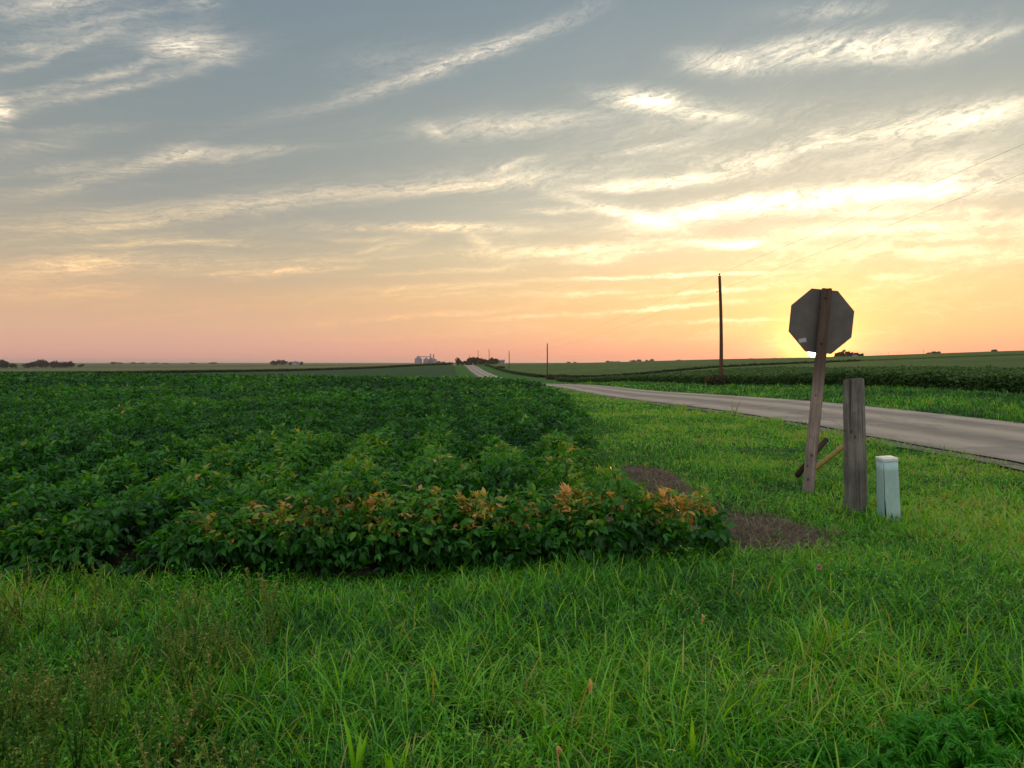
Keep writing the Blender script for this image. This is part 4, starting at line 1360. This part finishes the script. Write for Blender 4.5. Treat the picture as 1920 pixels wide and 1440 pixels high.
for i_, (px, py, r, nf_, lab) in enumerate([(1800, 1400, .22, 46, 'large feathery green weed in the bottom right corner'), (1890, 1340, .20, 38, 'feathery green weed at the right edge above the corner one'),
                                            (1680, 1425, .15, 26, 'feathery weed at the bottom left of the large corner one'), (1560, 1400, .15, 24, 'feathery weed between the grass and the corner weeds'),
                                            (1440, 1405, .13, 20, 'small feathery weed low in the grass, leftmost of its kind'), (1620, 1350, .10, 14, 'smallest feathery sprig above the others')]):
    dd_ = (EYE - .12) * FP / (py - 680)
    feather(at(px, dd_), dd_, r * 1.35, int(nf_ * 1.5), 500 + i_, lab)

# roadside dry twigs
for i_, (px, d, h, lab) in enumerate([(1660, 11.2, .40, 'dry bare-stemmed weed rising before the road, right of the thick post'), (1378, 22, .55, 'dry bare-stemmed weed at the road edge near the tall pole')]):
    x = at(px, d); zg = z1(x, d); lv = Leaves(); rg = np.random.default_rng(600 + i_)
    for k in range(9):
        a = rg.uniform(0, 2 * PI); l_ = h * rg.uniform(.5, 1); e_ = np.array((math.cos(a) * l_ * .35, math.sin(a) * l_ * .35, l_))
        tube_mesh(lv, [(0, 0, 0), e_ * .5 + (0, 0, .03), e_], [.003, .0022, .0015], 4, .7)
        for q_ in range(5):
            f = rg.uniform(.4, 1); b = rg.uniform(0, 6.28)
            tube_mesh(lv, [e_ * f, e_ * f + np.array((math.cos(b) * .05, math.sin(b) * .05, .06))], [.0015, .001], 3, .8)
    o = lv.build('dry_weed', M_weed); o.location = (x, d, zg)
    tag(o, lab, 'dry weed', 'dry weeds by the road')

# ------------------------------------------------------------------ shrubs by the poles
def crown(lv, rx, ry, rz, zc, n, rg, size, lobes=9, tint0=.5):
    C = [np.array((0, 0, 0))] + [unit(rg.normal(0, 1, (1, 3)))[0] * .55 for _ in range(lobes)]
    for c_ in C:
        m = n // len(C); v_ = unit(rg.normal(0, 1, (m, 3))) * (rg.random((m, 1)) ** .35) * rg.uniform(.38, .62)
        p = (c_ + v_) * np.array((rx, ry, rz)); p[:, 2] += zc
        p = p[p[:, 2] > .02 * rz]; m = len(p)
        F_, Sd, N = frames(unit(rg.normal(0, 1, (m, 3))), roll=rg.uniform(0, 6.28, m))
        lv.add(place(LEAF_S * np.array((1, 1.3, 1)), p, F_, Sd, N, size * rg.uniform(.6, 1.3, m)), LEAF_SF, np.clip(tint0 + rg.normal(0, .25, m), 0, 1))


M_shrub = leaf_mat('shrub_leaves', [(0, (.02, .03, .012)), (.5, (.06, .055, .025)), (1, (.13, .09, .05))], .7, .15, .3)
for i_, (px, d, rx, h, lab) in enumerate([(1345, 70.5, 1.25, 1.05, 'brown-green shrub round the foot of the tall pole'), (1385, 71.5, 1.3, .9, 'low brown shrub just right of the tall pole'), (1034, 197, 1.6, 1.3, 'small brown shrub beside the second pole'),
                                      (1058, 200, 1.9, 1.5, 'pale shrub in the lane right of the second pole'), (938, 330, 2.2, 1.6, 'pale roadside shrub at the corner of the far field')]):
    x = at(px, d); zg = z1(x, d); root = empty('shrub', (x, d, zg), lab, 'shrub', 'shrubs by the utility poles')
    rg = np.random.default_rng(700 + i_); lv = Leaves(); crown(lv, rx, rx, h * .6, h * .45, 1500, rg, .10 + d * .0008)
    lv.build('foliage', M_shrub, root)
    tube('stem', [(0, 0, -.1), (.05, 0, h * .3), (.1, 0, h * .7)], [.03, .025, .01], M_bark, root, 6)

# ------------------------------------------------------------------ far trees
def tree(px, d, w_px, h_px, seed, label, group, base_py=None, n=700):
    x = at(px, d); zg = z1(x, d) if base_py is None else zat(base_py, d)
    zg = min(zg, z1(x, d)) if base_py is None else zg
    hw = w_px / FP * d / 2; h = h_px / FP * d
    if base_py is not None:
        g_ = z1(x, d); h += zg - g_; zg = g_
    root = empty('tree', (x, d, zg), label, 'tree', group)
    rg = np.random.default_rng(seed); lv = Leaves()
    crown(lv, hw * 1.15, hw, h * .52, h * .5, n, rg, h * .17, 6)
    lv.build('crown', M_tree, root)
    tr = Leaves()
    tube_mesh(tr, [(0, 0, -.3), (.02 * h, 0, h * .3), (0, 0, h * .75)], [.035 * h, .025 * h, .01 * h], 7)
    for k in range(3):
        a = rg.uniform(0, 6.28); tube_mesh(tr, [(.01 * h, 0, h * .3), (math.cos(a) * hw * .5, math.sin(a) * hw * .5, h * .65)], [.018 * h, .007 * h], 5)
    tr.build('trunk', M_bark, root)
    return root


tid = [1000]
def clump(items, label, group):
    for (px, d, w_, top, base) in items:
        tid[0] += 1
        tree(px, d, w_, base - top, tid[0], label, group, base)
clump([(3, 1150, 22, 675, 689), (13, 1160, 14, 677, 689), (24, 1170, 12, 681, 689)], 'dark tree of the clump cut by the left edge of the photo', 'trees at the far left edge')
tid[0] += 1; tree(31, 1000, 5, 4, tid[0], 'tiny lone tree in front of the far left clump', None, 693)
clump([(54, 1200, 20, 677, 689), (66, 1210, 18, 676, 689), (78, 1200, 20, 675, 689), (88, 1215, 14, 679, 689), (100, 1200, 20, 677, 689), (113, 1190, 20, 677, 689), (124, 1200, 16, 679, 689), (134, 1200, 14, 678, 689)],
      'dark broad tree in the long far clump at left', 'trees of the long far clump at left')
tid[0] += 1; tree(152, 1250, 11, 6, tid[0], 'small rounded tree just right of the long left clump', None, 688)
clump([(214, 2600, 12, 678, 684), (226, 2600, 12, 679, 684), (250, 2700, 14, 679, 683), (266, 2700, 16, 678.5, 683), (290, 2700, 18, 679.5, 683), (310, 2700, 14, 680, 683), (362, 2700, 14, 679, 683), (402, 2600, 18, 677.5, 683)],
      'low distant tree on the hazy left horizon', 'distant trees on the left horizon')
clump([(513, 1700, 12, 676, 682), (521, 1700, 12, 674.5, 682), (532, 1720, 16, 675.5, 682), (546, 1700, 10, 678, 682), (556, 1710, 10, 677, 682), (565, 1700, 8, 678, 682)],
      'dark tree of the small clump in mid left horizon', 'trees in the mid left horizon clump')
clump([(858, 950, 12, 672, 683), (866, 1000, 8, 676, 683), (846, 1100, 10, 678, 683), (832, 1200, 12, 678, 682), (823, 1250, 10, 677, 682)], 'rounded tree between the grain bins and the farm trees', 'trees between the bins and the farm')
clump([(876, 760, 14, 674, 684), (884, 770, 16, 670, 684), (890, 765, 14, 669.5, 684), (898, 775, 14, 672, 684), (903, 760, 10, 671.5, 684)], 'dark tall tree at the farmstead where the road vanishes', 'farmstead trees at the end of the road')
clump([(909, 800, 9, 674, 682), (917, 790, 10, 672.5, 682), (924, 805, 9, 673, 682), (929, 800, 9, 670.5, 682), (921, 815, 8, 669.5, 682)], 'dark tree right of the pole row at the farmstead', 'right farmstead trees')
clump([(1140, 1900, 8, 676, 679), (1150, 1900, 14, 677, 679), (1187, 1800, 16, 674.5, 679), (1199, 1800, 8, 673, 679), (1213, 1800, 8, 675, 679), (1221, 1800, 10, 673, 679), (1275, 1500, 14, 674, 677), (1066, 2200, 8, 677.5, 680), (1078, 2200, 8, 678, 680)],
      'tiny distant tree on the horizon left of the tall pole', 'distant trees on the horizon left of the tall pole')
clump([(1408, 1200, 8, 671, 674), (1415, 1200, 6, 672, 674), (1452, 1100, 18, 671, 674), (1466, 1100, 18, 671, 674)], 'low distant tree between the tall pole and the stop sign', 'trees between tall pole and sign')
clump([(1571, 640, 13, 661, 673), (1580, 645, 16, 657.5, 672), (1590, 650, 14, 659, 672), (1599, 645, 14, 659, 671), (1607, 640, 12, 658.5, 671), (1613, 640, 9, 662, 670)], 'dark bushy tree on the hill just right of the stop sign', 'hill trees right of the stop sign')
clump([(1741, 660, 8, 660, 667), (1750, 660, 10, 658.5, 666), (1760, 660, 9, 659, 666)], 'bushy tree of the small clump on the right hill', 'trees of the small right hill clump')
clump([(1861, 660, 6, 655.5, 661), (1867, 660, 8, 655, 661)], 'small tree nearest the right edge on the hilltop', 'small hilltop trees at far right')

# thin masts on the right skyline
for px, top, lab in ((1666, 659, 'short thin pole on the right skyline'), (1731, 653, 'tall thin pole on the right skyline before the small tree clump')):
    d = 640; x = at(px, d)
    o = tube('distant_pole', [(0, 0, -1), (0, 0, zat(top, d) - z1(x, d))], [.14, .09], M_pole, None, 6); o.location = (x, d, z1(x, d))
    tag(o, lab, 'pole', 'poles on the right skyline')

# ------------------------------------------------------------------ grain elevator
DG = 1500.0
def ring_mesh(lv, prof, sides=28, cx=0, cy=0):
    a = np.linspace(0, 2 * PI, sides, endpoint=False)
    V = np.concatenate([np.stack([cx + r * np.cos(a), cy + r * np.sin(a), np.full(sides, z)], 1) for r, z in prof])
    F = [(i * sides + j, i * sides + (j + 1) % sides, (i + 1) * sides + (j + 1) % sides, (i + 1) * sides + j) for i in range(len(prof) - 1) for j in range(sides)]
    lv.add(V[None], F, np.array([.5]))
def gbin(px, w_, eave, peak, lab, d=DG):
    x = at(px, d); zg = z1(x, d); r = w_ / FP * d / 2
    root = empty('grain_bin', (x, d, zg), lab, 'grain bin', 'grain bins on the horizon')
    ze = zat(eave, d) - zg; zp = zat(peak, d) - zg
    lv = Leaves(); prof = []
    for k, z in enumerate(np.linspace(0, ze, 22)): prof.append((r * (1 + .006 * (k % 2)), z))
    ring_mesh(lv, prof); lv.build('wall', M_bin, root)
    lv = Leaves(); ring_mesh(lv, [(r * 1.03, ze - .05), (r * .5, ze + (zp - ze) * .5), (r * .08, zp), (r * .08, zp + .6), (.05, zp + .7)]); lv.build('roof', M_roof, root)
    return root
gbin(784.5, 14, 673, 667, 'left big grain bin with a conical roof, standing apart')
gbin(799, 10, 674, 670, 'first grain bin of the right group, next to the gap')
gbin(808.5, 10, 674, 670, 'middle grain bin under the elevator legs', DG + 18)
gbin(815, 9, 674.5, 672.5, 'rightmost grain bin by the trees', DG - 10)
def gtower(px, w_, top, lab):
    d = DG + 8; x = at(px, d); zg = z1(x, d); h = zat(top, d) - zg; r = w_ / FP * d / 2
    root = empty('grain_elevator', (x, d, zg), lab, 'grain elevator', 'elevator towers among the bins')
    lv = Leaves()
    for sx in (-1, 1):
        for sy in (-1, 1): box_verts(lv, sx * r * .8 - .15, sx * r * .8 + .15, sy * r * .8 - .15, sy * r * .8 + .15, 0, h * .86)
    for k in range(7):
        z = h * .86 * (k + 1) / 7.5
        box_verts(lv, -r * .8, r * .8, -r * .8 - .1, -r * .8 + .1, z, z + .25); box_verts(lv, -r * .8, r * .8, r * .8 - .1, r * .8 + .1, z, z + .25)
        tube_mesh(lv, [(-r * .8, -r * .8, z), (r * .8, -r * .8, z + h * .86 / 7.5)], .12, 4)
    lv.build('frame', M_galv, root, False)
    lv = Leaves(); box_verts(lv, -.4, .4, -.4, .4, 0, h * .93); lv.build('leg_casing', M_galv, root, False)
    lv = Leaves(); box_verts(lv, -r, r, -r, r, h * .87, h * .90); ring_mesh(lv, [(r * .7, h * .90), (r * .8, h * .95), (.1, h)], 12); lv.build('head', M_roof, root, False)
    for sx in (-1, 1):
        lv = Leaves(); tube_mesh(lv, [(0, 0, h * .9), (sx * r * 2.6, 0, h * .45)], .25, 6); lv.build('spout', M_galv, root)
gtower(807.5, 2.6, 663, 'left elevator tower rising over the grain bins')
gtower(813, 2.8, 664, 'right elevator tower rising over the grain bins')
d = DG + 5; x0 = at(787, d); x1_ = at(807, d); zc = zat(668.8, d)
lv = Leaves(); box_verts(lv, x0, x1_, d - .8, d + .8, zc - .9, zc + .5)
for xx in np.linspace(x0 + 1, x1_ - 1, 4): box_verts(lv, xx - .2, xx + .2, d - .3, d + .3, z1(x0, d), zc)
for xx in np.linspace(x0, x1_, 10)[:-1]: tube_mesh(lv, [(xx, d - .8, zc + .5), (xx + 1.2, d - .8, zc + 1.5)], .1, 4)
o = lv.build('conveyor_bridge', M_galv, None, False); tag(o, 'long horizontal conveyor bridge running between the grain bins', 'conveyor')

def shed(px0, px1, eave, peak, d, lab, group=None):
    xa = at(px0, d); xb = at(px1, d); zg = z1((xa + xb) / 2, d); ze = zat(eave, d) - zg; zp = zat(peak, d) - zg; hw = (xb - xa) / 2; dp = hw * .7
    root = empty('farm_building', ((xa + xb) / 2, d, zg), lab, 'farm building', group)
    lv = Leaves(); box_verts(lv, -hw, hw, -dp, dp, -1, ze); lv.build('wall', M_barn, root, False)
    lv = Leaves(); e = .5
    V = np.array([(-hw - e, -dp - e, ze - .1), (hw + e, -dp - e, ze - .1), (hw + e, 0, zp), (-hw - e, 0, zp), (-hw - e, dp + e, ze - .1), (hw + e, dp + e, ze - .1)])
    lv.add(V[None], [(0, 1, 2, 3), (3, 2, 5, 4), (0, 3, 4), (1, 5, 2)], np.array([.5])); r_ = lv.build('roof', M_roof, root, False)
    so = r_.modifiers.new('thick', 'SOLIDIFY'); so.thickness = .25
    lv = Leaves(); box_verts(lv, -hw * .35, hw * .35, -dp - .06, -dp + .02, -1, ze * .75); lv.build('door', M_galv, root, False)
    for sx in (-.7, .7):
        lv = Leaves(); box_verts(lv, sx * hw - hw * .12, sx * hw + hw * .12, -dp - .06, -dp + .02, ze * .4, ze * .7); lv.build('window', M_glass, root, False)
shed(935, 946, 677, 674.5, 820, 'low grey farm shed right of the farmstead trees')
shed(548, 560, 679.5, 678, 1690, 'pale farm shed among the mid left horizon trees')
shed(1156, 1162, 678.2, 677, 1850, 'tiny pale farm shed on the horizon right of the second pole')
shed(142, 147, 684, 682, 2300, 'tiny pale farm building right of the long left clump')
shed(1599, 1606, 668, 665.5, 636, 'small pale house half hidden by the hill trees right of the sign')

# small white car far off by the farm
d = 690; x = at(838, d); zg = z1(x, d)
root = empty('distant_car', (x, d, zg + .02), 'tiny white car far off, left of the road end', 'car')
lv = Leaves(); V = []
prof = [(-2.1, .35), (-2.1, .9), (-1.2, 1.0), (-.7, 1.45), (.8, 1.45), (1.5, .95), (2.1, .85), (2.1, .35)]
V = np.array([(sx * .85, px_, pz_) for sx in (-1, 1) for px_, pz_ in prof]); k = len(prof)
lv.add(V[None], [tuple(range(k)), tuple(range(2 * k - 1, k - 1, -1))] + [(i, i + k, (i + 1) % k + k, (i + 1) % k) for i in range(k)], np.array([.5]))
lv.build('body', M_white, root, False)
lv = Leaves(); box_verts(lv, -.7, .7, -1.16, -.8, 1.02, 1.38); lv.build('windscreen', M_glass, root, False)
for sx in (-.8, .8):
    for sy in (-1.3, 1.3):
        tube('wheel', [(sx - .1, sy, .33), (sx + .1, sy, .33)], .33, M_tyre, root, 12)
# ------------------------------------------------------------------ haze
HAZE = 0.00007
m_, t, out = mat('haze')
pv = t.node('ShaderNodeVolumePrincipled')
pv.inputs['Color'].default_value = (.80, .78, .80, 1)
pv.inputs['Density'].default_value = HAZE
pv.inputs['Anisotropy'].default_value = .5
t.l.new(pv.outputs[0], out.inputs['Volume'])
lv = Leaves(); box_verts(lv, -15500, 15500, -15500, 15500, -9, 40)
hz = lv.build('haze', m_, None, False)
tag(hz, 'thin evening haze lying over the fields', 'haze', kind='stuff')
